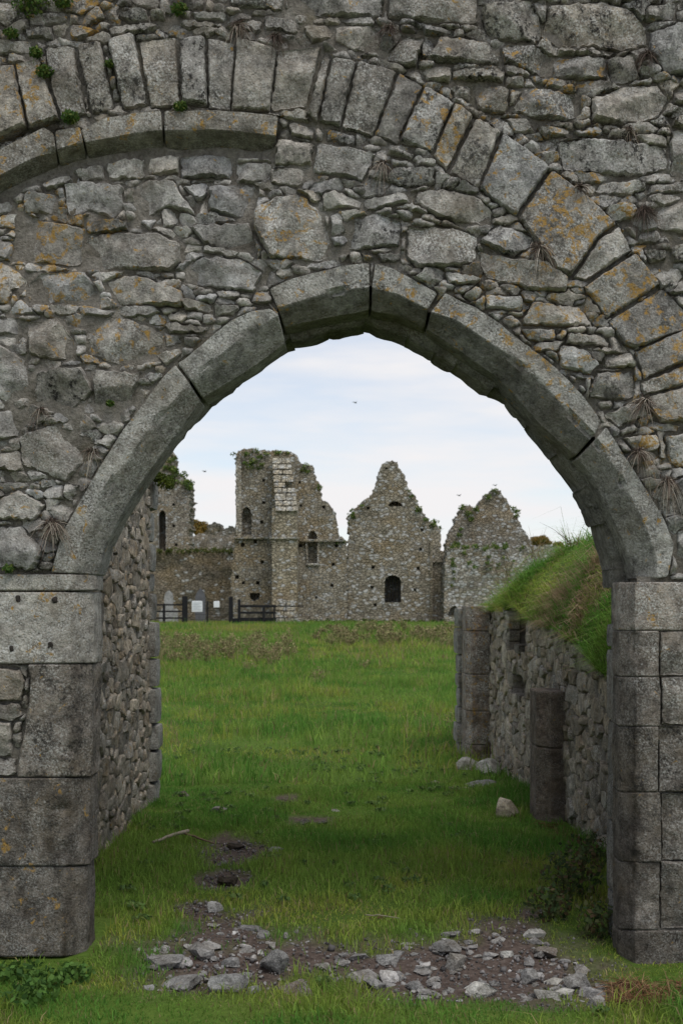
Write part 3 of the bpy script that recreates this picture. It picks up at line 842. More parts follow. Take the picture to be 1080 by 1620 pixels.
# mortar bed between the stones, and the back of the wall
st = 6.0
mx_, my_ = np.meshgrid(np.arange(X0, X1 + st, st), np.arange(Y0, 1560, st))
flat = np.stack([mx_.ravel(), my_.ravel()], 1)
MID = [(98, 1700), (98, 912)] + [tuple((np.array(a) * 0.8 + np.array(e) * 0.2)) for E, A, C in ARCH for a, e in zip(resample(A, 8), resample(E, 8))] + [(1012, 912), (1012, 1700)]
hole = inpoly(flat[:, 0], flat[:, 1], MID)
dz = np.array([wall_depth(x, y) for x, y in flat])
soft = fb2(flat[:, 0], flat[:, 1], 0.006, 4)
nzm = fb2(flat[:, 0], flat[:, 1], 0.035, 6) * 0.016 + np.clip(soft, -0.6, 0.35) * 0.028
leftmort = np.exp(-(((flat[:, 0] - 130) / 170) ** 2 + ((flat[:, 1] - 620) / 150) ** 2)) * 0.010
wv = -0.019 + nzm + leftmort + dz
W = np.stack([(flat[:, 0] - 540) / 375 - AW.x, -wv - AW.y, EYE - (flat[:, 1] - HY) / 375 - AW.z], 1)
nr, nc = mx_.shape
Fq = [f[::-1] for f in grid_faces(nr, nc) if not hole[f].all()]
new_mesh('mortar_bed', W, Fq, M['mortar'], arch_wall)
# rear face and reveals of the core
SB = S.copy(); SB = SB + (SB - np.array([548, 930])) * np.array([0.06, 0.06])
b3 = np.array([at(x, y, DW + 0.44) for x, y in SB])
b3 = np.concatenate([[(b3[0, 0], 0, -0.3)], b3, [(b3[-1, 0], 0, -0.3)]])
top = np.array([(np.interp(i, [0, len(b3) - 1], [-2.46, 2.46]), 0, 4.62) for i in range(len(b3))])
top[0] = (-2.46, 0, -0.3); top[-1] = (2.46, 0, -0.3); top[1] = (-2.46, 0, 3.0); top[-2] = (2.46, 0, 3.0); top[2] = (-2.46, 0, 4.62); top[-3] = (2.46, 0, 4.62)
V = []; n = len(b3)
for ring, y in ((b3, 0.12), (b3, 0.62), (top, 0.62), (top, 0.12)):
    q = ring.copy(); q[:, 1] = y; V.append(q)
V = np.concatenate(V) - np.array(AW)
F = []
for r in range(3):
    for i in range(n - 1): F.append([r * n + i, r * n + i + 1, (r + 1) * n + i + 1, (r + 1) * n + i])
new_mesh('wall_core', V, F, M['mortar'], arch_wall, smooth=False)
# broken ends and top of the wall, outside the picture
V = np.array([(-2.46, 0.0, -0.3), (-2.46, 0.62, -0.3), (-2.46, 0.62, 4.62), (-2.46, 0.0, 4.62), (2.46, 0.0, -0.3), (2.46, 0.62, -0.3), (2.46, 0.62, 4.62), (2.46, 0.0, 4.62)]) - np.array(AW)
new_mesh('wall_end', V, [[0, 1, 2, 3], [4, 7, 6, 5], [3, 2, 6, 7]], M['mortar'], arch_wall, smooth=False)

# ------------------------------------------------------------------ ground
def gnd(x, y):
    """ground height; y = 0 at the arch, the field climbs gently to the ruins"""
    x = np.asarray(x, float); y = np.asarray(y, float)
    D = y + DW
    t = np.clip((D - 13) / 47, 0, 1); t = t * t * (3 - 2 * t)
    h = 0.47 * t + np.clip(D - 60, 0, 4000) * 0.002
    near = np.clip(1 - np.abs(D - 9) / 60, 0, 1)
    und = fb2(x, y, 0.6, 2, 3) * 0.085 * np.clip((D - 8) / 10, 0.15, 1) * np.clip(1.4 - D / 70, 0.3, 1)
    small = fb2(x, y, 2.2, 8, 3) * 0.022
    dip = -0.045 * np.exp(-(((D - 5.1) / 0.42) ** 2)) * (0.4 + 0.6 * np.clip((x + 0.9) / 0.5, 0, 1))
    return h + (und + small) * np.where(D > 400, 0, 1) + dip

def g2w(px, py):
    """photo pixel on the (near, level) ground -> x, y"""
    px = np.asarray(px, float); py = np.asarray(py, float)
    D = EYE * FPX / (py - HY)
    return (px - 540) * D / FPX, D - DW

DIRT = [np.stack(g2w(*np.array(q, float).T), 1) for q in (
    [(205,1490),(300,1470),(330,1435),(400,1440),(470,1478),(590,1490),(690,1478),(770,1448),(860,1462),(930,1500),(965,1530),(985,1575),(900,1578),(800,1572),(650,1572),(570,1545),(500,1530),(430,1540),(360,1555),(235,1562)],
    [(290,1335),(360,1315),(430,1340),(400,1365),(330,1368)], [(290,1385),(350,1370),(400,1380),(390,1402),(320,1405)], [(255,1425),(350,1420),(380,1450),(300,1455)],
    [(455,1290),(520,1292),(515,1304),(460,1303)], [(430,1258),(475,1256),(472,1268),(432,1268)], [(820,1430),(870,1440),(860,1480),(800,1470)])]
def dirtness(x, y):
    r = np.zeros(np.shape(x)); x = np.asarray(x, float); y = np.asarray(y, float)
    for k, q in enumerate(DIRT):
        d = segdist(x, y, q); s = np.where(inpoly(x, y, q), d, -d)
        r = np.maximum(r, np.clip(0.5 + s / (0.30 if k == 0 else 0.10), 0, 1))
    r = r * np.clip(1.15 + 1.1 * fb2(x, y, 3.2, 13, 3), 0.45, 1)
    return np.clip(r + fb2(x, y, 7.0, 12, 3) * 1.0 * ((r > 0) & (r < 1)), 0, 1)

t = NT('earth_and_turf')
p_ = t.pos()
na, nb = t.noise(p_, 3.0, 6, 0.65), t.noise(p_, 40.0, 5, 0.7)
soil = t.ramp(nb, [(0.3, (0.048, 0.035, 0.029, 1)), (0.55, (0.105, 0.080, 0.067, 1)), (0.75, (0.175, 0.145, 0.128, 1))])
turf = t.ramp(t.noise(t.pos(), 0.45, 5, 0.6), [(0.35, (0.06, 0.10, 0.018, 1)), (0.55, (0.085, 0.14, 0.024, 1)), (0.72, (0.12, 0.145, 0.036, 1))])
turf = t.mix(0.5, turf, t.ramp(nb, [(0.3, 0.4), (0.7, 1.5)]), 'MULTIPLY')
gcol = t.mix(t.attr('tint').outputs['Fac'], turf, soil)
M['ground'] = t.finish(gcol, 0.97, [(nb, 0.02, 0.7), (na, 0.05, 0.4)], 0.05)

ys = np.concatenate([np.linspace(-9, -1.2, 20), np.arange(-1.15, 1.2, 0.045), np.arange(1.2, 9, 0.13), np.arange(9, 62, 0.8), [70, 90, 120, 180, 300, 600, 1200, 2500, 4500]])
xs = np.concatenate([[-4000, -1500, -500, -150, -60, -30], np.arange(-16, -3, 0.9), np.arange(-3, -1.6, 0.2), np.arange(-1.6, 1.9, 0.045), np.arange(1.9, 3.2, 0.2), np.arange(3.2, 17, 0.9), [30, 60, 150, 500, 1500, 4000]])
GX, GY = np.meshgrid(xs, ys)
fxx, fyy = GX.ravel(), GY.ravel()
gz = gnd(fxx, fyy)
dd = dirtness(fxx, fyy)
gz = gz + dd * (fb2(fxx, fyy, 9, 21, 4) * 0.02 - 0.012)
gtint = np.repeat(dd[:, None], 3, 1)
go = new_mesh('ground', np.stack([fxx, fyy, gz], 1), grid_faces(*GX.shape), M['ground'], None, gtint)
tag(go, 'green field ground running from the archway to the ruins', 'ground', kind='structure')
def gz1(x, y): return float(gnd(np.array([x]), np.array([y]))[0])

# ------------------------------------------------------------------ rubble walls beside the passage
def wall_stones(parent, length, height_fn, frame, seed, rmin, rmax, vbase, name='stone', limit=290, proud=0.03, aspect=2.2, skip=None, tintfn=None, back=0.10):
    """pack a wall face (u along, v up, cm) with stones; frame(u, v, w) -> world"""
    rg = np.random.default_rng(seed)
    res = 1.5
    H = int(max(height_fn(u) for u in np.linspace(0, length, 40))) + 4
    ux, vy = np.meshgrid(np.arange(0, length, res), np.arange(0, H, res))
    hh = np.array([height_fn(u) for u in ux[0]])
    fr = vy < hh[None, :]
    if skip is not None: fr &= ~skip(ux, vy)
    idx = np.argwhere(fr); idx = idx[rg.permutation(len(idx))]
    px, py, pr = [], [], []
    for i, j in idx[:9000]:
        r = rg.uniform(rmin, rmax) * (1.5 if rg.random() < 0.15 else 1)
        x, y = ux[i, j], vy[i, j]
        if px:
            a = (np.array(px) - x) / aspect; b = np.array(py) - y
            if np.any(a * a + b * b < ((np.array(pr) + r) * 0.5) ** 2 * 1.15): continue
        px.append(x); py.append(y); pr.append(r)
    px, py, pr = map(np.array, (px, py, pr))
    fu, fv = ux[fr], vy[fr]
    lb = np.zeros(len(fu), int)
    for c0 in range(0, len(fu), 10000):
        a = (fu[c0:c0 + 10000, None] - px) / aspect; b = fv[c0:c0 + 10000, None] - py
        lb[c0:c0 + 10000] = np.argmin((a * a + b * b) / (pr * pr), 1)
    LB = np.full(ux.shape, -1); LB[fr] = lb
    cells = []
    for k in range(len(px)):
        m = lb == k
        if m.sum() < 5: continue
        cx, cy = fu[m].mean(), fv[m].mean()
        if LB[int(round(cy / res)), int(round(cx / res)) if int(round(cx / res)) < LB.shape[1] else -1] != k: cx, cy = px[k], py[k]
        q = simplify(star_cell(LB, k, cx, cy, 0, 0, res, 20, -0.55), 1.0)
        q[:, 0] = np.clip(q[:, 0], 0, length)
        a = abs(area(q))
        if a > 12: cells.append((a, q))
    cells.sort(key=lambda t: -t[0])
    sV, sF, sT, sW, n0 = [], [], [], [], 0
    off = np.array(parent.location)
    for i, (a, q) in enumerate(cells):
        big = math.sqrt(a)
        V, F = stone_geo(q, 3.4, 0.01, rg.normal(proud, proud * 0.7), -0.003, back, min(1.1, 0.5 + big * 0.04), 0.010, 0.45, rg, 0.010, 12.0)
        W = np.array([frame(*p) for p in V]) - off
        v = vbase * math.exp(rg.normal(0, 0.20)); wm = rg.normal(0, 0.03)
        tn = np.array((v * (1.15 + wm), v * 0.98, v * (0.76 - wm)))
        if tintfn is not None: tn = tn * tintfn(*q.mean(0))
        wr = np.array((0.1 + 0.25 * rg.random() ** 2, np.clip(rg.normal(0.5, 0.25), 0, 1), np.clip(rg.normal(0.4, 0.25), 0, 1)))
        if i < limit: new_mesh(name, W, F, M['stone'], parent, tn, wr, sharp=26)
        else:
            sV.append(W); sF += [[k + n0 for k in f] for f in F]; n0 += len(W)
            sT.append(np.tile(tn, (len(W), 1))); sW.append(np.tile(wr, (len(W), 1)))
    if sV:
        o = new_mesh('small_stones', np.concatenate(sV), sF, M['stone'], parent, np.concatenate(sT), np.concatenate(sW)); o['kind'] = 'stuff'

def bed(parent, length, hfn, frame, depth, top_w, seed, skip=None):
    """the mortared body of a wall: face, ragged top and far side"""
    us = np.arange(0, length + 1, 5.0); us[-1] = length
    K = 30
    rows = [[] for _ in range(K + 2)]
    off = np.array(parent.location)
    for u in us:
        h = hfn(u) - 3
        for k in range(K):
            v_ = -20 + (h + 20) * k / (K - 1)
            rows[k].append(frame(u, v_, (-0.006 + 0.006 * math.sin(u * 0.9 + k * 2.1)) if skip is None or not skip(np.array(u), np.array(v_)) else -0.42))
        rows[K].append(frame(u, h + 2 * math.sin(u * 0.3 + seed), -depth * 0.5)); rows[K + 1].append(frame(u, h, -depth))
    rows.append([frame(u, -20, -depth) for u in us])
    V = np.array(rows).reshape(-1, 3) - off
    n = len(us)
    F = grid_faces(K + 3, n)
    F += [[i * n for i in range(K + 3)], [i * n + n - 1 for i in range(K + 3)][::-1]]
    new_mesh('wall_core', V, F, M['mortar'], parent)

# left: tall side wall of the passage, face at x = -1.35, from just behind the arch to y = 4.1
LW0, LW1, LWX = 0.58, 4.08, -1.425
lw = empty('side_wall', (LWX - 0.2, 2.3, 0), 'tall rough side wall seen edge-on behind the archway at the left', 'wall'); lw['kind'] = 'thing'
def lw_frame(u, v, w): return (LWX + w, LW0 + u * 0.01, v * 0.01 - 0.08)
def lw_h(u): return 268 + 7 * math.sin(u * 0.05) + 5 * math.sin(u * 0.17 + 1) - (14 if u > 330 else 0)
LWL = (LW1 - LW0) * 100
wall_stones(lw, LWL, lw_h, lw_frame, 3, 3.6, 8.5, 0.26, aspect=2.9, proud=0.006)
bed(lw, LWL, lw_h, lw_frame, 0.75, 0.3, 1)
rg = np.random.default_rng(8)
z = -0.06
while z < 2.52:      # quoins at the far end; the lower ones stand forward
    h = rg.uniform(0.14, 0.36)
    f = 0.045 if z + h < 1.38 else 0.0
    V, F = rough_box((LWX - 0.35, LW1 - 0.02 - rg.uniform(0, 0.1), z), (LWX + 0.015 + f + rg.normal(0, 0.008), LW1 + 0.2 + rg.uniform(-.02, .05), z + h - 0.012), rg, 0.05, 0.014, 9, 0.025)
    v = 0.19 * math.exp(rg.normal(0, 0.2))
    new_mesh('quoin', V - np.array(lw.location), F, M['stone'], lw, (v * 1.02, v, v * 0.92), (0.1, 0.6, 0.4)); z += h

# right: low ruined wall running back from the arch, holding up the bank
def rwx(D): return 1.42 + (11.8 - D) * 0.03
RW0, RW1 = 6.0, 12.1
rl = math.hypot(RW1 - RW0, rwx(RW0) - rwx(RW1))
rw = empty('low_wall', (rwx(9) + 0.2, 9 - DW, 0), 'low ruined rubble wall with a turf bank growing over its top', 'wall'); rw['kind'] = 'thing'
def rw_frame(u, v, w):
    D = RW0 + (RW1 - RW0) * u * 0.01 / rl
    return (rwx(D) - w, D - DW - w * 0.06, v * 0.01 - 0.1)
def ztop(D): return float(np.interp(D, [6, 7.55, 7.8, 8.23, 8.66, 9.66, 10.6, 11.3, 12.4], [0.98, 1.05, 1.13, 1.21, 1.28, 1.33, 1.38, 1.42, 1.44]))
def rw_h(u):
    D = RW0 + (RW1 - RW0) * u * 0.01 / rl
    return (ztop(D) + 0.1) * 100 + 2.5 * math.sin(u * 0.21) + 2 * math.sin(u * 0.5)
def uD(D): return (D - RW0) / (RW1 - RW0) * rl * 100
def rw_skip(u, v):      # two places where stones have fallen out
    a = (np.abs(u - uD(10.55)) < 42) & (v > 118) & (v < 165)
    b = (np.abs(u - uD(10.45)) < 30) & (v > 82) & (v < 99)
    return a | b
def rw_frame2(u, v, w): return rw_frame(rl * 100 - u, v, w)
wall_stones(rw, rl * 100, lambda u: rw_h(rl * 100 - u), rw_frame2, 14, 4.2, 10.0, 0.25, aspect=2.5, proud=0.009, skip=lambda u, v: rw_skip(rl * 100 - u, v), limit=285)
bed(rw, rl * 100, lambda u: rw_h(rl * 100 - u), rw_frame2, 0.5, 0.3, 2, lambda u, v: rw_skip(rl * 100 - u, v))
def pier(nm, xl, xr, D0, D1, zs, cham, v, parent, wear):
    """chamfered blocks standing one on another; the corner towards the passage is cut"""
    for a, b in zip(zs[:-1], zs[1:]):
        pl = [(xl + cham, D0), (xr, D0), (xr, D1), (xl, D1), (xl, D0 + cham * 1.3)]
        pl = np.concatenate([np.linspace(np.array(pl[i]), np.array(pl[(i + 1) % 5]), 5)[:-1] for i in range(5)])
        nz = max(3, int((b - a) / 0.06)); n = len(pl)
        rows = []
        zz = np.concatenate([[a], np.linspace(a + 0.01, b - 0.014, nz), [b - 0.004]])
        c = pl.mean(0)
        for i, z in enumerate(zz):
            k = 0.006 if i in (0, len(zz) - 1) else 0.0
            pr = pl + (c - pl) / np.linalg.norm(c - pl, axis=1, keepdims=True) * k
            P = np.concatenate([pr, np.full((n, 1), z)], 1)
            d = fbm(P * 8 + a * 3, 6, 4) * 0.006
            P[:, :2] += (pr - c) / np.linalg.norm(pr - c, axis=1, keepdims=True) * d[:, None]
            P[:, 1] -= DW; rows.append(P)
        V = np.concatenate(rows) - np.array(parent.location)
        F = grid_faces(len(zz), n, True) + [list(range((len(zz) - 1) * n, len(zz) * n))]
        vv = v * math.exp(rg.normal(0, 0.1))
        o = new_mesh(nm, V, F, M['stone'], parent, (vv * 1.2, vv * 0.93, vv * 0.76), wear, smooth=False)
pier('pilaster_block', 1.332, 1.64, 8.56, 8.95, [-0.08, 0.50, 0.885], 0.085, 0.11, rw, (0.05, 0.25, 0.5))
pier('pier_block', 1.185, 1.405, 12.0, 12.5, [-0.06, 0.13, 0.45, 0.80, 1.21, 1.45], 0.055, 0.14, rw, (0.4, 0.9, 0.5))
z = -0.05
while z < 1.40:
    h = rg.uniform(0.1, 0.3)
    V, F = rough_box((1.155 + rg.normal(0, 0.012), 12.45 - DW, z), (1.6, 12.85 - DW + rg.uniform(-.03, .03), z + h - 0.01), rg, 0.05, 0.012, 9, 0.02)
    v = 0.2 * math.exp(rg.normal(0, 0.2)); new_mesh('quoin', V - np.array(rw.location), F, M['stone'], rw, (v * 1.02, v, v * 0.92), (0.3, 0.7, 0.4)); z += h
# dark blocks left standing inside the gaps
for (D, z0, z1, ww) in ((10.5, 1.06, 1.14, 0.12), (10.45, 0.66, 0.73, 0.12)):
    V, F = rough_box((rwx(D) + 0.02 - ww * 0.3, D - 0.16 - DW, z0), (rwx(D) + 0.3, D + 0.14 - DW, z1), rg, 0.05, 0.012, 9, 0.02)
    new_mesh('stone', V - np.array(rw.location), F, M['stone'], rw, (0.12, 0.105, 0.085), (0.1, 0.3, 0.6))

# the grassed bank behind the low wall
def bank_z(x, D):
    x = np.asarray(x, float); D = np.asarray(D, float)
    zt = np.interp(D, [5.9, 7.55, 7.8, 8.23, 8.66, 9.66, 10.6, 11.3, 12.4], [0.95, 1.05, 1.13, 1.21, 1.28, 1.33, 1.38, 1.42, 1.44])
    amp = np.interp(D, [5.9, 7.5, 9.5, 10.5, 11.4, 12.2, 12.8], [1.05, 1.02, 0.80, 0.66, 0.38, 0.10, 0.0])
    d = np.clip((x - rwx(D) - 0.03) / 0.95, 0, 1); s = d * d * (3 - 2 * d)
    z = zt + 0.035 + amp * (0.35 * d + 0.65 * np.sqrt(np.clip(d * (2 - d), 0, 1))) + 0.04 * np.clip(x - rwx(D) - 1, 0, 3)
    z = z + fb2(x, D, 2.2, 31, 4) * 0.13
    end = np.clip((D - 12.35) / 2.2, 0, 1)
    return z * (1 - end ** 1.2) - 0.1 * end
bx = np.linspace(0, 1, 26); bD = np.linspace(5.97, 15.2, 80)
BU, BD = np.meshgrid(bx, bD)
BXX = rwx(np.minimum(BD, 12.4)) + 0.02 + BU ** 1.4 * 4.5
bz = bank_z(BXX.ravel(), BD.ravel())
V = np.stack([BXX.ravel(), BD.ravel() - DW, bz], 1)
bo = new_mesh('bank', V, grid_faces(*BU.shape), M['ground'], None, np.repeat(np.clip(0.0 + fb2(V[:, 0], V[:, 1], 3, 5)[:, None], 0, 1), 3, 1))
tag(bo, 'grassy earth bank heaped behind the low ruined wall', 'bank', kind='structure')

# ------------------------------------------------------------------ far ruins
def ruin_material():
    t = NT('ruin_rubble')
    p = t.pos((1, 1, 1.6))
    wob = t.n('ShaderNodeMixRGB', blend_type='ADD', Fac=0.10, Color1=p, Color2=t.n('ShaderNodeTexNoise', Vector=p, Scale=3.0, Detail=3).outputs['Color']).outputs['Color']
    v1 = t.n('ShaderNodeTexVoronoi', Vector=wob, Scale=5.6, Randomness=0.95)
    v2 = t.n('ShaderNodeTexVoronoi', Vector=wob, Scale=5.6, Randomness=0.95, feature='DISTANCE_TO_EDGE')
    rnd = t.n('ShaderNodeSeparateColor', Color=v1.outputs['Color'])
    base = t.ramp(rnd.outputs[0], [(0.0, (0.17, 0.156, 0.132, 1)), (0.5, (0.235, 0.22, 0.19, 1)), (1.0, (0.30, 0.285, 0.255, 1))])
    tint = t.attr('tint').outputs['Color']
    base = t.mix(1.0, t.mix(1.0, base, (1.28, 1.27, 1.25), 'MULTIPLY'), tint, 'MULTIPLY')
    och = t.ramp(t.noise(p, 0.5, 5, 0.62), [(0.47, 0.0), (0.66, 0.6)])
    base = t.mix(och, base, (0.30, 0.225, 0.125))
    # whole stones whitened by lichen, more of them in some places
    dens = t.noise(p, 0.42, 4, 0.6)
    sep = t.n('ShaderNodeSeparateColor', Color=t.attr('wear').outputs['Color'])
    lim = t.math('SUBTRACT', t.math('ADD', 1.20, t.math('MULTIPLY', dens, -0.55)), t.math('MULTIPLY', sep.outputs[1], 0.42))
    wh = t.math('GREATER_THAN', rnd.outputs[1], lim)
    wh = t.math('MULTIPLY', wh, t.ramp(t.noise(p, 9.0, 4, 0.7), [(0.36, 0.2), (0.55, 1.0)]))
    base = t.mix(wh, base, (0.47, 0.465, 0.44))
    dark = t.ramp(t.noise(p, 1.1, 6, 0.7), [(0.54, 0.0), (0.74, 0.6)])
    base = t.mix(dark, base, (0.06, 0.055, 0.045))
    joint = t.ramp(v2.outputs['Distance'], [(0.012, 0.68), (0.06, 1.0)])
    base = t.mix(1.0, base, joint, 'MULTIPLY')
    fn = t.noise(p, 16.0, 4, 0.7)
    base = t.mix(0.7, base, t.ramp(fn, [(0.3, 0.6), (0.7, 1.4)]), 'MULTIPLY')
    hgt = t.ramp(v2.outputs['Distance'], [(0.0, 0.0), (0.14, 1.0)])
    return t.finish(base, 0.96, [(hgt, 0.10, 0.8), (fn, 0.03, 0.6)], 0.08)
M['ruin'] = ruin_material()

def ruin_slab(name, outline, holes, D, thick, parent, tint=(1, 1, 1), white=0.5, jag=1.0, sp=7.0, seed=0, amp=0.10):
    """masonry traced at distance D: ragged outline, real openings with reveals, thickness behind"""
    rg = np.random.default_rng(seed)
    k = D / FPX
    ol = rough_outline(np.array(outline, float), 3.0, jag, rg)
    if area(ol) < 0: ol = ol[::-1]
    hs = []
    for hq, dep in holes:
        hq = np.array(hq, float)
        hs.append((hq if area(hq) < 0 else hq[::-1], dep))
    mn, mx = ol.min(0), ol.max(0)
    gx_, gy_ = np.meshgrid(np.arange(mn[0], mx[0], sp), np.arange(mn[1], mx[1], sp))
    g = np.stack([gx_.ravel(), gy_.ravel()], 1) + rg.normal(0, sp * 0.2, (gx_.size, 2))
    g = g[inpoly(g[:, 0], g[:, 1], ol)]
    if len(g): g = g[segdist(g[:, 0], g[:, 1], ol) > 1.5]
    for hq, _ in hs:
        if len(g): g = g[~inpoly(g[:, 0], g[:, 1], hq) & (segdist(g[:, 0], g[:, 1], hq) > 1.2)]
    pts = [Vector(p) for p in ol]; edges = [(i, (i + 1) % len(ol)) for i in range(len(ol))]
    n0 = len(ol)
    for hq, _ in hs:
        m = len(pts); pts += [Vector(p) for p in hq]; edges += [(m + i, m + (i + 1) % len(hq)) for i in range(len(hq))]
    pts += [Vector(p) for p in g]
    res = mgeo.delaunay_2d_cdt(pts, edges, [], 0, 1e-4)
    P = np.array([(v.x, v.y) for v in res[0]])
    F = []
    for f in res[2]:
        c = P[list(f)].mean(0)[None]
        if not inpoly(c[:, 0], c[:, 1], ol)[0]: continue
        if any(inpoly(c[:, 0], c[:, 1], hq)[0] for hq, _ in hs): continue
        F.append(list(f)[::-1])
    nz = fbm(np.stack([P[:, 0] * k * 0.8, P[:, 1] * k * 0.8, np.full(len(P), seed * 1.7)], 1), 3, 4) * amp
    def w3(Q, dep):
        Q = np.asarray(Q, float)
        return np.stack([(Q[:, 0] - 540) * k, np.full(len(Q), D - DW) + dep, EYE - (Q[:, 1] - HY) * k], 1)
    front = w3(P, nz)
    V = [front]; n = len(P)
    nzo = fbm(np.stack([ol[:, 0] * k * 0.8, ol[:, 1] * k * 0.8, np.full(len(ol), seed * 1.7)], 1), 3, 4) * amp
    a = w3(ol, nzo); m = len(ol)
    V += [a]; base = n; n += m
    prev = base
    for s_ in (0.33, 0.66, 1.0):
        jj = rg.normal(0, 1.2, (m, 2)); jj[ol[:, 1] > 980] = 0
        V.append(w3(ol + jj, thick * s_))
        F += [[prev + i, prev + (i + 1) % m, n + (i + 1) % m, n + i][::-1] for i in range(m)]
        prev = n; n += m
    F.append([prev + i for i in range(m)])
    for hq, dep in hs:
        m = len(hq)
        nzh = fbm(np.stack([hq[:, 0] * k * 0.8, hq[:, 1] * k * 0.8, np.full(m, seed * 1.7)], 1), 3, 4) * amp
        V += [w3(hq, nzh), w3(hq, dep)]
        F += [[n + i, n + (i + 1) % m, n + m + (i + 1) % m, n + m + i][::-1] for i in range(m)]
        F.append([n + m + i for i in range(m)][::-1])
        n += 2 * m
    V = np.concatenate(V) - np.array(parent.location)
    return new_mesh(name, V, F, M['ruin'], parent, tint, (0, white, 0), smooth=False)

def putlog(x, y, s=2.2): return ([(x - s, y - s), (x + s, y - s), (x + s, y + s), (x - s, y + s)], 0.5)
def lancet(x0, x1, y0, y1, dep, n=5):
    c = (x0 + x1) / 2; w = (x1 - x0) / 2; h = w * 1.5
    q = [(x0, y1), (x0, y0 + h)]
    for i in range(1, n): q.append((x0 + w * (i / n) ** 1.6, y0 + h - h * math.sin(i / n * math.pi / 2)))
    q.append((c, y0))
    for i in range(n - 1, 0, -1): q.append((x1 - w * (i / n) ** 1.6, y0 + h - h * math.sin(i / n * math.pi / 2)))
    return (q + [(x1, y0 + h), (x1, y1)], dep)
def pbox(name, x0, x1, y0, y1, D, dep, parent, mat='ruin', tint=(1.1, 1.1, 1.08), white=0.6, slope=0.0, amp=0.02):
    """a dressed piece: pixel rectangle at distance D, dep metres deep; slope leans its top back"""
    a = at(x0, y1, D); b = at(x1, y0, D)
    V, F = rough_box((a[0], D - DW, a[2]), (b[0], D - DW + dep, b[2]), rg, 0.2, amp, 3, 0.03)
    if slope:
        t = (V[:, 2] - a[2]) / max(1e-6, b[2] - a[2]); V[:, 1] += slope * t
    return new_mesh(name, V - np.array(parent.location), F, M[mat], parent, tint, (0, white, 0))
def edge_strip(name, q, D, w, dep, parent, tint=(1.35, 1.33, 1.28), pull=0.12):
    """a moulded surround following the head of an opening"""
    q = np.array(q, float); c = q.mean(0)
    k = D / FPX
    o_ = []
    for p in q:
        v = p - c; l = np.hypot(*v); o_.append(p + v / l * w)
    o_ = np.array(o_)
    def w3(Q, d): return np.stack([(Q[:, 0] - 540) * k, np.full(len(Q), D - DW + d), EYE - (Q[:, 1] - HY) * k], 1)
    V = np.concatenate([w3(q, 0.15), w3(q, -pull), w3(o_, -pull), w3(o_, 0.15)]); n = len(q)
    F = []
    for r in range(3):
        F += [[r * n + i, r * n + i + 1, (r + 1) * n + i + 1, (r + 1) * n + i] for i in range(n - 1)]
    F += [[0, n, 2 * n, 3 * n], [n - 1, 2 * n - 1, 3 * n - 1, 4 * n - 1][::-1]]
    return new_mesh(name, V - np.array(parent.location), F, M['ruin'], parent, tint, (0, 0.5, 0), smooth=False)

BOT = 1004
# far tower fragment at the left
r0 = empty('ruined_tower', (at(270, 985, 72)[0], 72 - DW, 0.3), 'distant ruined tower with a tall lancet window at the left edge of the archway', 'ruin')
win = lancet(252, 263, 808, 872, 0.9)
ruin_slab('wall', [(180,690),(252,690),(262,700),(270,716),(274,742),(284,752),(299,764),(300,800),(298,BOT-10),(180,BOT-10)], [win, putlog(275,798), putlog(275,832), putlog(279,862), putlog(250,780)], 72, 2.4, r0, (0.95, 0.90, 0.84), 0.2, 1.3, seed=3)
edge_strip('window_surround', win[0], 72, 3.5, 0.1, r0, (1.0, 0.98, 0.95))
# low boundary wall
r1 = empty('boundary_wall', (at(310, 985, 64)[0], 64 - DW, 0.4), 'brown rubble wall with a grassy top behind the gravestones', 'wall'); r1['kind'] = 'thing'
ruin_slab('wall_body', [(150,876),(250,874),(300,874),(340,872),(368,870),(374,BOT),(150,BOT)], [], 64, 1.0, r1, (0.72, 0.66, 0.58), -0.05, 1.0, seed=5, amp=0.35)
# heaped ruins behind that wall
r2 = empty('ruined_masonry', (at(335, 940, 80)[0], 80 - DW, 0.4), 'heap of broken grey masonry rising behind the brown boundary wall', 'ruin')
ruin_slab('wall', [(296,880),(300,858),(312,845),(325,838),(331,829),(347,828),(352,838),(362,832),(376,835),(385,870),(385,960),(296,960)], [], 80, 3.0, r2, (0.75, 0.74, 0.72), 0.1, 1.8, seed=6, amp=0.6)
# tall gatehouse fragment with buttress
r3 = empty('ruined_church_end', (at(450, 985, 60)[0], 60 - DW, 0.45), 'tall ruined church wall with a stepped buttress and two narrow pointed windows', 'ruin')
wA = lancet(383, 398, 802, 846, 0.45); wB = lancet(487, 502, 840, 891, 0.35)
hs = [wA, wB, putlog(417,760), putlog(417,795,2.5), putlog(414,826,2.6), putlog(404,857,2.8), putlog(384,862,3.2), putlog(415,889,2.6), putlog(408,922,2.8), putlog(385,922), putlog(475,863,2.8), putlog(476,800,2), putlog(512,802,2.4), putlog(532,863,2.6), putlog(527,893,2.6), putlog(525,926,2.6), putlog(474,763,2), putlog(500,945,2),
      ([(395,938),(412,938),(410,948),(402,951),(396,947)], 0.7), putlog(375,913,3), putlog(440,944,3.6)]
ruin_slab('wall', [(374,718),(382,711),(400,710),(425,712),(450,713),(463,716),(478,735),(494,736),(498,757),(505,765),(508,789),(518,795),(527,805),(531,822),(535,846),(549,856),(549,BOT),(364,BOT),(367,900),(372,850)], hs, 60, 1.3, r3, (0.92, 0.88, 0.80), 0.30, 1.2, seed=9, amp=0.12)
edge_strip('window_surround', wA[0][1:-1], 60, 2.5, 0.1, r3, (1.15, 1.12, 1.05), 0.04)
edge_strip('window_surround', wB[0], 60, 4.5, 0.1, r3, (1.35, 1.32, 1.25), 0.10)
pbox('window_sill', 484, 506, 891, 894.5, 59.9, 0.3, r3, tint=(1.6, 1.6, 1.55))
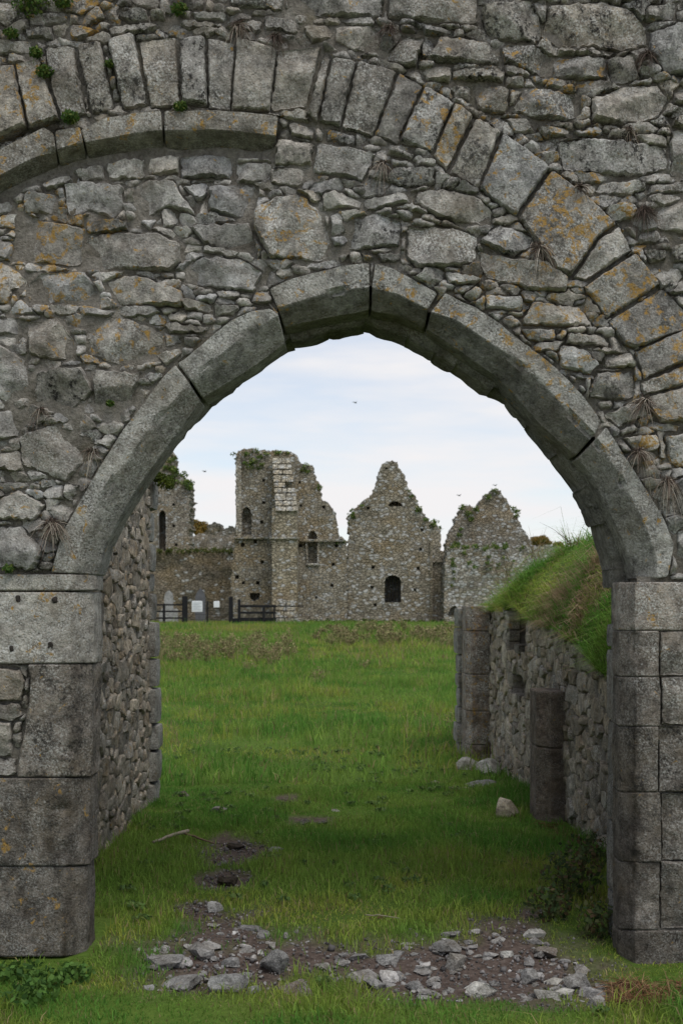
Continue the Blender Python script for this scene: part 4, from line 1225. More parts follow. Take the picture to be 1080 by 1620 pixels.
pbox('quoin_strip', 373, 382, 725, 850, 59.88, 0.5, r3, tint=(1.25, 1.22, 1.16), white=0.2)
pbox('string_course', 370, 428, 849, 852.5, 59.8, 0.4, r3, tint=(1.1, 1.08, 1.0)); pbox('string_course', 474, 545, 853, 857, 59.8, 0.4, r3, tint=(1.1, 1.08, 1.0))
bt = pbox('buttress', 430, 470, 803, BOT, 58.3, 1.9, r3, tint=(1.15, 1.08, 0.92), white=0.05, amp=0.03)
pbox('string_course', 426, 474, 849, 853, 58.18, 0.3, r3, tint=(1.1, 1.08, 1.0))
pbox('buttress', 430, 466, 722, 805, 59.2, 1.0, r3, tint=(0.9, 0.86, 0.78), white=0.2)
yy = 722.0; row = 0
while yy < 801:                     # sloping weathering stones, each its own slab
    hgt = 8.5 if row % 3 else 12
    xa, xb = 430 + row * 0.7, 460 + row * 1.4
    Dt = 59.2 - (yy - 722) / 80 * 0.95
    nsl = 2 if row % 2 == 0 else 3
    cuts = np.linspace(xa, xb, nsl + 1) + np.concatenate([[0], rg.normal(0, 1.5, nsl - 1), [0]])
    for c0, c1 in zip(cuts[:-1], cuts[1:]):
        if row in (4, 5) and rg.random() < 0.3: continue
        pbox('weathering_stone', c0 + 0.3, c1 - 0.3, yy, yy + hgt - 0.8, Dt - 0.1, 0.35, r3, tint=(1.75, 1.74, 1.68), white=0.55, slope=0.12, amp=0.025)
    yy += hgt; row += 1
for (x0, x1, y0, y1, D) in ((436, 467, 950, 966, 58.05), (434, 470, 967, 977, 57.9), (430, 478, 978, 998, 57.75)):
    xs_ = [x0, (x0 + x1) / 2 + rg.normal(0, 3), x1]
    for a, b in zip(xs_[:-1], xs_[1:]): pbox('plinth_stone', a + 0.2, b - 0.2, y0, y1, D, 0.9, r3, tint=(1.75, 1.75, 1.7), white=0.8)
for x in np.arange(478, 548, 11.0): pbox('plinth_stone', x + 0.3, x + 10.7, 981 + rg.normal(0, .5), 1000, 59.75, 0.4, r3, tint=(1.5, 1.5, 1.45), white=0.7)

# steep gable with the barred window
r4 = empty('ruined_gable', (at(625, 985, 60.3)[0], 60.3 - DW, 0.45), 'steep jagged stone gable with a dark arched window near the ground', 'ruin')
door = ([(608,953),(608,920),(610,914),(615,911),(621,910),(627,911),(632,914),(634,920),(634,953)], 3.0)
slit = ([(614,799),(616,796),(621,793),(628,793),(634,796),(637,800),(636,801),(615,801)], 0.8)
hs = [door, slit, putlog(582,804,2.4), putlog(667,838,2.2), putlog(665,869,2.2), putlog(590,897,2.6), putlog(661,899,2.6), putlog(588,929,2.4), putlog(656,933,2.2), putlog(593,957), putlog(611,741,1.8)]
ruin_slab('wall', [(549,856),(552,848),(550,820),(556,808),(570,797),(588,783),(594,770),(597,756),(601,741),(609,731),(620,728),(629,730),(633,742),(640,757),(644,770),(655,783),(661,795),(668,810),(678,824),(692,832),(697,846),(698,886),(680,888),(680,BOT),(549,BOT)], hs, 60.3, 1.2, r4, (0.95, 0.91, 0.82), 0.38, 1.3, seed=12, amp=0.10)
edge_strip('window_surround', door[0][1:-1], 60.3, 3.2, 0.1, r4, (1.3, 1.28, 1.2), 0.03)
pbox('corner_strip', 679, 684, 852, 985, 60.2, 0.3, r4, tint=(0.85, 0.80, 0.70), white=0)
pbox('corbel', 684, 707, 886, 890, 60.2, 0.8, r4, tint=(0.85, 0.8, 0.72), white=0)
M['iron'] = plain('black_iron', (0.012, 0.012, 0.013), 0.6)
for x in np.linspace(612, 630, 5):
    a = at(x, 953, 60.5); b = at(x, 911, 60.5)
    V, F = rough_box((a[0] - 0.025, 60.5 - DW, a[2]), (a[0] + 0.025, 60.55 - DW, b[2]), rg, 0.6, 0.0, 3, 0.01)
    new_mesh('window_bar', V - np.array(r4.location), F, M['iron'], r4)
for x in np.arange(549, 690, 10.0): pbox('plinth_stone', x + 0.3, x + 9.7, 982 + rg.normal(0, .6), 1000, 60.1, 0.4, r4, tint=(1.2, 1.2, 1.15), white=0.6)
# second gable behind, and the broken wall in front of it
r5 = empty('ruined_gable', (at(780, 985, 64)[0], 64 - DW, 0.5), 'lower mossy gable standing behind the whitened broken wall', 'ruin')
ruin_slab('wall', [(704,880),(706,855),(716,832),(729,806),(742,799),(752,806),(760,794),(770,781),(781,774),(791,776),(803,795),(812,812),(824,832),(836,852),(842,862),(905,866),(905,BOT),(704,BOT)], [], 64, 1.4, r5, (0.88, 0.86, 0.82), 0.28, 1.3, seed=15, amp=0.15)
r6 = empty('ruined_wall', (at(770, 985, 59)[0], 59 - DW, 0.45), 'broken wall whitened with lichen between the steep gable and the bank', 'ruin'); r6['kind'] = 'thing'
ruin_slab('wall_body', [(703,905),(706,880),(709,868),(722,866),(735,870),(760,868),(790,872),(830,866),(905,868),(905,BOT),(702,BOT)], [([(708,BOT-30),(708,970),(712,962),(719,958),(726,963),(729,972),(729,BOT-30)], 0.5)], 59, 1.4, r6, (1.0, 0.99, 0.95), 0.72, 1.2, seed=17, amp=0.25)
ruin_slab('wall_return', [(681,884),(690,872),(714,870),(714,BOT),(681,BOT)], [], 60.36, 0.8, r6, (0.8, 0.74, 0.66), 0.05, 0.6, seed=18)

# moss and ivy on the wall tops
def leaves(centres, n, size, cols, rg, squash=0.7):
    """many small leaf faces spread through rounded clumps: (x, y, z, radius)"""
    Vs, Fs, Cs = [], [], []
    k = 0
    for (x, y, z, r) in centres:
        m = max(10, int(4.0 * n * r * r)) if n > 0 else -n
        d = rg.normal(0, 1, (m, 3)); d /= np.linalg.norm(d, axis=1, keepdims=True)
        p = np.array([x, y, z]) + d * (r * rg.random((m, 1)) ** 0.4) * np.array([1, 0.8, squash])
        a = rg.normal(0, 1, (m, 3)); a /= np.linalg.norm(a, axis=1, keepdims=True)
        b = np.cross(a, d + rg.normal(0, 0.4, (m, 3))); b /= (np.linalg.norm(b, axis=1, keepdims=True) + 1e-6)
        s = size * rg.uniform(0.6, 1.3, (m, 1))
        quad = np.stack([p - a * s, p + b * s * 0.6, p + a * s, p - b * s * 0.6], 1).reshape(-1, 3)
        i = np.arange(m) * 4 + k
        Fs.append(np.stack([i, i + 1, i + 2], 1)); Fs.append(np.stack([i, i + 2, i + 3], 1))
        c = np.array(cols)[rg.integers(0, len(cols), m)] * rg.uniform(0.7, 1.25, (m, 1))
        Cs.append(np.repeat(c, 4, 0)); Vs.append(quad); k += 4 * m
    return np.concatenate(Vs), np.concatenate(Fs), np.concatenate(Cs)
MOSS = [(0.10, 0.165, 0.035), (0.14, 0.20, 0.045), (0.07, 0.115, 0.028), (0.19, 0.22, 0.06)]
def ivy(label, pts, D, size=0.062, n=170, name='ivy', cols=MOSS):
    c = []
    for x, y, r in pts:
        for _ in range(3):
            q = at(x + rg.normal(0, r * 0.5), y + rg.normal(0, r * 0.35), D - 0.1 + rg.random() * 0.6); c.append((*q, r * D / FPX * rg.uniform(0.8, 1.3)))
    V, F, C = leaves(c, n, size, cols, rg)
    return tag(tri_mesh(name, V, F, M['leaf'], None, C), label, 'plant', kind='stuff')
ivy('green ivy spilling over the top of the church wall with the buttress', [(378,722,5),(390,716,6),(400,716,6),(398,730,8),(408,722,6),(420,717,4),(440,717,5),(455,717,4),(400,742,6),(413,738,5),(388,733,4),(485,740,7),(483,744,5),(499,768,6),(455,804,4),(462,803,3),(388,852,3),(533,857,4),(541,856,4),(375,722,5)], 59.9, n=260)
ivy('green moss and ivy on the shoulders of the steep gable', [(574,799,4),(556,815,5),(560,810,4),(656,793,4),(663,808,6),(650,785,3),(674,823,5),(684,830,6),(691,832,5),(645,775,3),(552,828,3)], 60.2, n=260)
ivy('thick green moss over the lower gable behind the broken wall', [(735,805,7),(742,812,6),(741,820,5),(752,805,5),(775,786,6),(782,780,5),(808,806,6),(815,818,5),(730,835,4),(726,845,5),(718,860,6),(712,868,6),(715,880,4)], 63.8, n=260)
ivy('strips of moss along the top of the lichen-whitened broken wall', [(738,866,5),(752,864,5),(768,867,6),(785,865,5),(772,880,4),(745,893,5),(750,898,4),(775,900,4),(800,864,5),(715,888,4),(718,905,4),(718,895,4),(790,895,5),(810,885,5),(825,866,5),(780,862,4),(720,866,5),(730,872,5),(716,915,4),(760,888,5),(768,893,5),(780,890,4),(795,880,5),(716,925,3)], 58.9, n=240)
ivy('green growth hanging on the top of the tower at the left', [(262,712,6),(268,728,7),(273,742,7),(284,752,8),(295,765,7),(288,763,8),(276,762,8),(262,740,6),(266,755,6),(297,772,6)], 71.8, n=230, size=0.07)
ivy('grass and weeds along the top of the brown boundary wall', [(x, 872, 5) for x in range(255, 368, 9)], 63.9, n=200, cols=[(0.10, 0.12, 0.03), (0.13, 0.13, 0.045), (0.07, 0.10, 0.02)])
ivy('green weeds along the foot of the far ruined walls', [(x, 984, 3.5) for x in range(480, 705, 8)], 59.4, n=200, cols=[(0.07, 0.10, 0.02), (0.10, 0.12, 0.03)])
AUT = [(0.26, 0.15, 0.03), (0.20, 0.14, 0.035), (0.30, 0.19, 0.05), (0.12, 0.11, 0.03)]
def far_tree(label, pts, D):
    base = at(pts[0][0], 985, D)
    tr = empty('autumn_tree', (base[0], base[1], base[2]), label, 'tree', 'autumn trees beyond the ruins')
    c = []
    for x, y, r in pts:
        for _ in range(5):
            q = at(x + rg.normal(0, r * 0.5), y + rg.normal(0, r * 0.4), D + rg.normal(0, 1)); c.append((*q, r * D / FPX * rg.uniform(0.4, 0.8)))
    V, F, C = leaves(c, 420, 0.10, AUT, rg)
    o = tri_mesh('crown', V - np.array(tr.location), F, M['leaf'], tr, C)
    top = at(pts[0][0], pts[0][1], D)
    n = 7; rr = []
    for i, t_ in enumerate(np.linspace(0, 1, 6)):
        a_ = np.linspace(0, 2 * math.pi, n, endpoint=False)
        r = 0.32 * (1 - 0.75 * t_)
        rr.append(np.stack([base[0] + 0.2 * math.sin(t_ * 4) + np.cos(a_) * r, base[1] + np.sin(a_) * r, base[2] - 0.3 + (top[2] - base[2] + 0.3) * t_ + 0 * a_], 1))
    new_mesh('trunk', np.concatenate(rr) - np.array(tr.location), grid_faces(6, n, True), M['straw'], tr, (0.07, 0.055, 0.04))
far_tree('orange autumn tree showing above the brown boundary wall', [(312,838,13),(300,836,10),(322,840,10)], 120)
far_tree('yellow autumn tree showing right of the mossy gable', [(850,858,13),(864,862,13),(838,866,11),(878,868,12)], 120)

# ------------------------------------------------------------------ fence, signs, gravestones
M['black_wood'] = plain('black_painted_wood', (0.016, 0.016, 0.017), 0.75, 14.0)
M['sign_white'] = plain('white_sign', (0.74, 0.75, 0.76), 0.5, 3.0, 0.95, 1.03, 0.0)
M['sign_grey'] = plain('sign_print', (0.42, 0.44, 0.46), 0.6, 3.0, 0.9, 1.05, 0.0)
M['slate'] = plain('grey_slate', (0.115, 0.115, 0.12), 0.8, 6.0)
M['white_stone'] = plain('pale_gravestone', (0.30, 0.295, 0.28), 0.9, 9.0, 0.55, 1.4)
def bar(name, x0, x1, y0, y1, D, dep, parent, mat='black_wood', amp=0.008, bev=0.015):
    a = at(x0, y1, D); b = at(x1, y0, D)
    V, F = rough_box((a[0], D - DW, a[2]), (b[0], D - DW + dep, b[2]), rg, 0.4, amp, 3, bev)
    return new_mesh(name, V - np.array(parent.location), F, M[mat], parent)
f1 = empty('fence', (at(270, 985, 57)[0], 57 - DW, 0.4), 'black wooden post and rail fence left of the white signs', 'fence')
for x0, x1, y0 in ((257.5, 261, 955), (288, 296.5, 943)): bar('post', x0, x1, y0, 992, 57, 0.18, f1)
for y in (955.5, 966, 976.5, 985): bar('rail', 200, 289, y, y + 2.6, 57.1, 0.06, f1)
f2 = empty('fence', (at(400, 985, 57)[0], 57 - DW, 0.4), 'black wooden fence with a leaning gatepost in front of the buttress', 'fence')
for x0, x1, y0, y1 in ((362, 368.5, 944, 994), (415, 419, 961, 994), (432, 435, 957, 992)): bar('post', x0, x1, y0, y1, 57, 0.18, f2)
o = bar('post', 376, 380.5, 948, 994, 57.05, 0.16, f2); o.rotation_euler = (0, 0, 0)
for y, h in ((957, 4), (967.5, 3.6), (977, 6), (984.5, 5)): bar('rail', 377, 437, y, y + h, 57.15, 0.06, f2)
bar('rail', 368, 382, 978, 988, 57.1, 0.06, f2)
bar('rail', 437, 480, 958, 960, 57.4, 0.05, f2)
wf = empty('wire_gate', (at(330, 985, 57.2)[0], 57.2 - DW, 0.4), 'thin wire gap with one slim post between the black fences', 'fence')
bar('post', 326.8, 329.4, 951, 988, 57.2, 0.06, wf)
for y in (953, 962, 972, 980): bar('wire', 296, 362, y, y + 0.5, 57.2, 0.012, wf, 'iron', 0.0, 0.004)
s1 = empty('notice_board', (at(312, 968, 57)[0], 57 - DW, 1), 'larger white notice sign hung beside the black gatepost', 'sign')
pn = bar('panel', 303.5, 320.5, 950.5, 968, 57.0, 0.03, s1, 'sign_white', 0.0)
for k, y in enumerate((953.5, 956.2, 958.9, 961.6, 964.3)): bar('print_line', 305.5, 318.5 - (k % 2) * 3, y, y + 0.55, 56.99, 0.008, s1, 'sign_grey', 0.0, 0.002).parent = pn
s2 = empty('notice_board', (at(343, 960, 57)[0], 57 - DW, 1), 'small blank white sign on the wire between the fences', 'sign')
bar('panel', 338, 347.5, 950.8, 961, 57.0, 0.03, s2, 'sign_white', 0.0)
for (lab_, q, D, mat) in (('pointed dark slate gravestone behind the larger white sign', [(309,985),(309,946),(311,938),(317,930),(323,938),(325,946),(325,985)], 60, 'slate'),
                          ('rounded pale gravestone behind the left black fence', [(260,990),(260,945),(262,938),(267,934),(272,938),(274,945),(274,990)], 60.5, 'white_stone'),
                          ('low broad pale gravestone at the left edge of the archway', [(252,990),(252,968),(258,962),(276,963),(281,970),(282,990)], 59, 'white_stone')):
    b_ = at(np.mean([p[0] for p in q]), 985, D)
    k = D / FPX
    q = np.array(q, float)
    A_ = np.stack([(q[:, 0] - 540) * k, np.full(len(q), D - DW), EYE - (q[:, 1] - HY) * k], 1); B_ = A_.copy(); B_[:, 1] += 0.16
    n = len(q)
    g_ = new_mesh('gravestone', np.concatenate([A_, B_]), [list(range(n)), list(range(n, 2 * n))[::-1]] + [[i, n + i, n + (i + 1) % n, (i + 1) % n] for i in range(n)], M[mat], smooth=False)
    tag(g_, lab_, 'gravestone')

# ------------------------------------------------------------------ grass
def blades(P, h, w, lean, col, seed, segs=2, bend=0.5):
    """P base points (N,3), h heights, w widths; curved tapering blades"""
    rg = np.random.default_rng(seed)
    N = len(P)
    az = rg.uniform(0, 2 * math.pi, N); fa = rg.uniform(0, 2 * math.pi, N)
    side = np.stack([np.cos(fa), np.sin(fa), np.zeros(N)], 1) * (w * 0.5)[:, None]
    ld = np.stack([np.cos(az), np.sin(az), np.zeros(N)], 1) * (lean * h)[:, None]
    up = np.zeros((N, 3)); up[:, 2] = h
    rows = [P - side, P + side]
    if segs >= 2:
        m = P + up * 0.55 + ld * 0.3
        rows += [m - side * 0.75, m + side * 0.75]
    rows += [P + up * (1 - 0.35 * np.clip(lean, 0, 1.5))[:, None] + ld]
    k = len(rows)
    V = np.stack(rows, 1).reshape(-1, 3)
    i = np.arange(N) * k
    if segs >= 2: F = np.concatenate([np.stack([i, i + 1, i + 3], 1), np.stack([i, i + 3, i + 2], 1), np.stack([i + 2, i + 3, i + 4], 1)])
    else: F = np.stack([i, i + 1, i + 2], 1)
    shade = np.ones((k, 1)) 
    C = (col[:, None, :] * shade[None]).reshape(-1, 3)
    return V, F, C

def grass_cols(x, y, seed, dry=0.06):
    rg = np.random.default_rng(seed)
    n = len(x)
    a = fb2(x, y, 0.8, 41, 3); b = fb2(x, y, 0.28, 43, 3); c = fb2(x, y, 3.0, 47, 2)
    green = np.array((0.190, 0.298, 0.054)); deep = np.array((0.100, 0.225, 0.036)); yel = np.array((0.31, 0.345, 0.06)); straw = np.array((0.30, 0.24, 0.12)); brown = np.array((0.16, 0.105, 0.055))
    t1 = np.clip(0.5 + 1.9 * a + 1.2 * c, 0, 1)[:, None]; t2 = np.clip(0.02 + 1.9 * b + 1.1 * c, 0, 0.9)[:, None]
    col = deep * (1 - t1) + green * t1
    col = col * (1 - t2) + yel * t2
    r = rg.random(n)
    dryp = dry * (1 + 6.0 * np.clip(b + c, 0, 1))
    col[r < dryp] = straw; col[(r > 0.985)] = brown
    return col * rg.uniform(0.72, 1.28, (n, 1))

def scatter(n, D0, D1, half, seed, power=1.0):
    """points spread evenly over a wedge of ground that opens with distance"""
    rg = np.random.default_rng(seed)
    D = np.sqrt(rg.uniform(D0 ** 2, D1 ** 2, n)) if power == 1 else D0 + (D1 - D0) * rg.random(n) ** power
    x = rg.uniform(-1, 1, n) * (half[0] + half[1] * D)
    return x, D - DW

def clear_of_walls(x, y):
    D = y + DW
    ok = ~((x < LWX + 0.02) & (y > -0.02) & (y < LW1 + 0.2) & (x > LWX - 1.0))
    ok &= ~((x > rwx(np.minimum(D, 12.4)) - 0.02) & (D > 5.8) & (D < 12.6))
    ok &= ~((y > -0.02) & (y < 0.62) & ((x < -1.06) | (x > 1.2)))
    ok &= ~((x > 1.30) & (x < 1.66) & (D > 8.5) & (D < 9.0))
    return ok

# close turf
x, y = scatter(330000, 4.2, 10.5, (0.75, 0.20), 1)
d_ = dirtness(x, y)
rg = np.random.default_rng(2)
keep = clear_of_walls(x, y) & (rg.random(len(x)) > d_ * 0.99) & (rg.random(len(x)) < np.clip(0.62 + 0.55 * fb2(x, y, 5, 51, 3), 0.12, 1))
x, y, d_ = x[keep], y[keep], d_[keep]
hh = 0.038 * np.exp(rg.normal(0, 0.35, len(x))) * np.clip(0.9 + 1.3 * fb2(x, y, 1.6, 53, 3) + 0.9 * np.clip(fb2(x, y, 4.5, 54, 2) - 0.15, 0, 1), 0.4, 2.4) * (1 - 0.45 * d_)
hh *= np.where(y < -0.25, 1.15, 1.0)
edge = np.maximum(np.exp(-np.abs(x - LWX) / 0.12) * ((y > 0) & (y < 4.2)), np.exp(-np.abs(x - rwx(y + DW)) / 0.15) * (y > 1))
hh *= 1 + 0.8 * edge
P = np.stack([x, y, gnd(x, y) - 0.006], 1)
V1, F1, C1 = blades(P, hh, np.full(len(x), 0.0042) * rg.uniform(0.7, 1.4, len(x)), np.abs(rg.normal(0.55, 0.35, len(x))), grass_cols(x, y, 5, 0.05), 6)
tag(tri_mesh('grass', V1, F1, M['grass'], None, C1), 'short green turf in and around the archway', 'grass', kind='stuff')
# middle field
x, y = scatter(190000, 10.3, 27, (0.8, 0.28), 3)
keep = clear_of_walls(x, y) & (np.random.default_rng(4).random(len(x)) < np.clip(0.65 + 0.6 * fb2(x, y, 1.8, 57, 3), 0.15, 1))
x, y = x[keep], y[keep]; rg = np.random.default_rng(9)
hh = 0.078 * np.exp(rg.normal(0, 0.42, len(x))) * np.clip(1 + 1.5 * fb2(x, y, 0.9, 59, 3) + 1.2 * np.clip(fb2(x, y, 2.2, 58, 2) - 0.2, 0, 1), 0.35, 2.8)
V1, F1, C1 = blades(np.stack([x, y, gnd(x, y) - 0.01], 1), hh, np.full(len(x), 0.009) * rg.uniform(0.7, 1.4, len(x)), np.abs(rg.normal(0.5, 0.3, len(x))), grass_cols(x, y, 10, 0.05), 11)
tag(tri_mesh('grass', V1, F1, M['grass'], None, C1), 'longer tussocky grass in the middle of the field', 'grass', kind='stuff')
# far field
x, y = scatter(210000, 26.5, 60, (0.8, 0.30), 12)
rg = np.random.default_rng(13)
hh = 0.15 * np.exp(rg.normal(0, 0.35, len(x))) * np.clip(1 + 0.9 * fb2(x, y, 0.5, 61, 3), 0.4, 2.2) * np.interp(y + DW, [26, 50, 60], [0.9, 1, 0.55])
V1, F1, C1 = blades(np.stack([x, y, gnd(x, y) - 0.02], 1), hh, np.full(len(x), 0.03) * rg.uniform(0.6, 1.4, len(x)), np.abs(rg.normal(0.5, 0.3, len(x))), grass_cols(x, y, 14, 0.08), 15, segs=1)
tag(tri_mesh('grass', V1, F1, M['grass'], None, C1), 'rough green grass stretching to the foot of the ruins', 'grass', kind='stuff')
# bank grass: longer, hanging over the wall, with bleached swathes
rg = np.random.default_rng(16)
n = 160000
D = rg.uniform(6.3, 13.6, n); u = rg.random(n) ** 1.5 * 2.6
x = rwx(np.minimum(D, 12.4)) + 0.0 + u
zb = bank_z(x, D)
sw = fb2(x * 1.5 + D * 0.6, D, 1.1, 71, 3)
dryb = np.clip(-0.05 + 2.6 * sw, 0, 1) * np.clip(1.2 - u / 0.7, 0.03, 1)
col = grass_cols(x, D, 17, 0.05) * 1.3
isdry = rg.random(n) < dryb * 0.8
col[isdry] = np.array((0.46, 0.34, 0.22)) * rg.uniform(0.6, 1.25, (isdry.sum(), 1))
hh = 0.088 * np.exp(rg.normal(0, 0.4, n)) * np.clip(0.75 + u * 0.5, 0.7, 1.5) * np.clip(1 + 1.6 * fb2(x, D, 4.0, 73, 2), 0.4, 2.0)
P = np.stack([x, D - DW, zb - 0.02], 1)
V1, F1, C1 = blades(P, hh, np.full(n, 0.006) * rg.uniform(0.7, 1.5, n), np.abs(rg.normal(0.9, 0.4, n)), col, 18)
# combed down the slope towards the passage
k = 5
tipmask = np.tile(np.array([0, 0, 0.25, 0.25, 1.0]), n)
V1[:, 0] -= tipmask * np.repeat(hh * rg.uniform(-0.2, 0.9, n), k)
V1[:, 2] -= tipmask * np.repeat(hh * rg.uniform(0.1, 0.7, n), k)
tag(tri_mesh('grass', V1, F1, M['grass'], None, C1), 'long green and bleached grass combed down over the bank', 'grass', kind='stuff')

# ------------------------------------------------------------------ tufts, weeds and small plants
def stems(c, n, length, spread, cols, rg, width=0.003, droop=0.6, up=(0, -0.3, 0.6), segs=4):
    """thin arching dry stems out of one point"""
    N = n
    d = rg.normal(0, 1, (N, 3)) * np.array(spread) + np.array(up); d /= np.linalg.norm(d, axis=1, keepdims=True)
    L = length * rg.uniform(0.45, 1.15, N)
    side = np.cross(d, rg.normal(0, 1, (N, 3))); side /= np.linalg.norm(side, axis=1, keepdims=True)
    base = np.array(c) + rg.normal(0, 1, (N, 3)) * length * 0.10 * np.array([1, 0.2, 0.5])
    rows = []
    for s_ in range(segs + 1):
        t_ = s_ / segs
        p = base + d * (L * t_)[:, None]; p[:, 2] -= droop * L * t_ * t_ * rg.uniform(0.8, 1.2)
        wd = width * (1 - 0.8 * t_)
        rows += [p - side * wd, p + side * wd]
    k = len(rows); V = np.stack(rows, 1).reshape(-1, 3)
    i = np.arange(N) * k
    F = []
    for s_ in range(segs):
        a = i + 2 * s_
        F += [np.stack([a, a + 1, a + 3], 1), np.stack([a, a + 3, a + 2], 1)]
    C = np.repeat(np.array(cols)[rg.integers(0, len(cols), N)] * rg.uniform(0.6, 1.3, (N, 1)), k, 0)
    return V, np.concatenate(F), C

def join(L):
    V, F, C, n = [], [], [], 0
    for v, f, c in L: V.append(v); F.append(f + n); C.append(c); n += len(v)
    return np.concatenate(V), np.concatenate(F), np.concatenate(C)

STRAW = [(0.30, 0.26, 0.21), (0.40, 0.355, 0.29), (0.17, 0.13, 0.10), (0.09, 0.06, 0.045)]
GREYB = [(0.085, 0.06, 0.05), (0.12, 0.095, 0.075), (0.06, 0.045, 0.035)]
rg = np.random.default_rng(23)
for (x, y, n, L, lab_, cols) in (
    (86, 828, 150, 0.115, 'large dry grass tuft on the wall just above the left springing of the arch', STRAW),
    (378, 44, 90, 0.085, 'pale dry grass tuft hanging over the top of the large voussoirs', STRAW),
    (436, 62, 90, 0.07, 'dark withered tuft beside the pale tuft above the large voussoirs', GREYB),
    (615, 48, 80, 0.08, 'withered brown tuft in the joint under the long top stone', GREYB),
    (604, 262, 70, 0.085, 'dry tuft in the gap under the large voussoirs above the arch point', STRAW),
    (850, 393, 110, 0.115, 'dry tuft below the orange lichened voussoirs', STRAW),
    (915, 298, 50, 0.075, 'thin pale dry tuft at the upper edge of the lichened voussoirs', STRAW),
    (1016, 636, 120, 0.10, 'dry tuft in the joint above the last right arch stone', STRAW),
    (1008, 716, 120, 0.095, 'dry reddish tuft on the outer edge of the last right arch stone', STRAW),
    (1052, 762, 110, 0.095, 'lowest dry tuft beside the last right arch stone', STRAW),
    (992, 208, 50, 0.06, 'small dry tuft on the slab at the upper right of the wall', STRAW),
    (1020, 90, 120, 0.08, 'dark withered mat of roots at the upper right corner of the wall', GREYB),
    (1015, 335, 130, 0.09, 'dark withered mat in the hollow right of the lichened voussoirs', GREYB),
    (147, 715, 60, 0.09, 'wiry dry stems lodged in the crack left of the arch', STRAW),
    (68, 650, 40, 0.07, 'thin curled dry stems on the mortared wall left of the arch', STRAW)):
    c = wpt(x, y, 0.03)
    sd_ = rg.normal(0, 0.45)
    V, F, C = join([stems(c, int(n * 0.9), L * 0.9, (0.9, 0.4, 0.55), cols, rg, 0.0017, 0.95, (sd_, -0.4, -0.05), 6), stems(c, int(n * 0.9), L * 0.55, (1.0, 0.45, 0.8), GREYB, rg, 0.0014, 0.5, (-sd_, -0.3, 0.1), 5), leaves([(c[0], c[1], c[2], L * 0.22)], -60, 0.006, GREYB, rg)])
    tag(tri_mesh('dry_grass_tuft', V, F, M['straw'], None, C), lab_, 'grass tuft', 'dry tufts growing on the arch wall')
FERN = [(0.055, 0.11, 0.024), (0.08, 0.135, 0.03), (0.12, 0.15, 0.035)]
for (x, y, r, lab_) in ((52, 8, 30, 'large green fern clump at the top left corner of the wall'), (103, 5, 15, 'small green fern beside the large top left clump'),
                        (22, 58, 11, 'faint green moss tuft below the top left fern clump'), (60, 88, 10, 'green fern rooted over the third voussoir from the left edge'), (74, 118, 13, 'dark fern in the joint between the left voussoirs'),
                        (176, 106, 7, 'tiny green fern in the wide dark joint of the voussoirs'), (115, 190, 13, 'green fern on the hood stones at the left'),
                        (285, 20, 12, 'small green fern near the top of the wall above the voussoirs'), (287, 173, 10, 'green moss over the middle joint of the hood stones'),
                        (18, 900, 8, 'small green moss tuft above the left impost stone'), (177, 640, 6, 'little green moss cushion on the left arch stone')):
    L = []
    c = wpt(x, y, 0.035)
    r *= 1.15
    L.append(leaves([(c[0], c[1], c[2], r / 375)], -int(40 + r * 14), 0.0085, FERN, rg))
    L.append(stems(c, 14, r / 375 * 1.2, (1, 0.5, 0.8), FERN, rg, 0.002, 0.6))
    V, F, C = join(L)
    tag(tri_mesh('fern', V, F, M['leaf'], None, C), lab_, 'fern', 'ferns and moss on the arch wall')
c = at(262, 765, 9.35)
V, F, C = leaves([(c[0], c[1], c[2], 0.075), (c[0] - 0.05, c[1], c[2] + 0.05, 0.06)], -260, 0.014, [(0.10, 0.13, 0.02), (0.07, 0.10, 0.02)], rg)
tag(tri_mesh('fern', V, F, M['leaf'], None, C), 'bright green fern sticking out from the far end of the side wall', 'fern')

rw_ = np.random.default_rng(91)
wx, wy = scatter(420, 4.6, 13, (0.7, 0.13), 92)
kk = clear_of_walls(wx, wy) & (dirtness(wx, wy) < 0.25) & (fb2(wx, wy, 1.3, 95, 2) > -0.1)
cl = [(x_, y_, gz1(x_, y_) + 0.025, rw_.uniform(0.025, 0.06)) for x_, y_ in zip(wx[kk], wy[kk])]
V, F, C = leaves(cl, -26, 0.014, [(0.12, 0.20, 0.055), (0.16, 0.23, 0.07), (0.09, 0.15, 0.05)], rw_, 0.35)
tag(tri_mesh('weeds', V, F, M['leaf'], None, C), 'small clover and broad-leaved weeds through the near turf', 'weeds', kind='stuff')

# broadleaf weeds at the foot of the left jamb, brambles at the right jamb
def weed(x, y, r, h, n, size, cols, lab_, name, cat, group=None, stalk=STRAW, nst=12):
    z = gz1(x, y)
    V, F, C = join([leaves([(x, y, z + h * 0.5, r)], -n, size, cols, rg, squash=h / r * 0.6), stems((x, y, z - 0.01), nst, h * 1.25, (0.6, 0.6, 0.3), cols, rg, 0.0018, 0.35, (0, 0, 1))])
    return tag(tri_mesh(name, V, F, M['leaf'], None, C), lab_, cat, group)
LEAF = [(0.085, 0.17, 0.035), (0.11, 0.20, 0.045), (0.065, 0.135, 0.035)]
for k_, (px, py, r, lab_) in enumerate(((30, 1545, 0.11, 'leafy green weeds under the left jamb at the picture edge'), (75, 1560, 0.10, 'low broad-leaved weeds below the middle of the left jamb'),
                        (118, 1548, 0.08, 'small leafy weed at the corner of the left jamb'), (45, 1585, 0.12, 'spreading leafy weeds at the bottom left of the grass'))):
    gx_, gy_ = g2w(px, py); weed(float(gx_), float(gy_), r, 0.07, 150, 0.016, LEAF, lab_, 'weed', 'plant', 'leafy weeds at the left jamb')
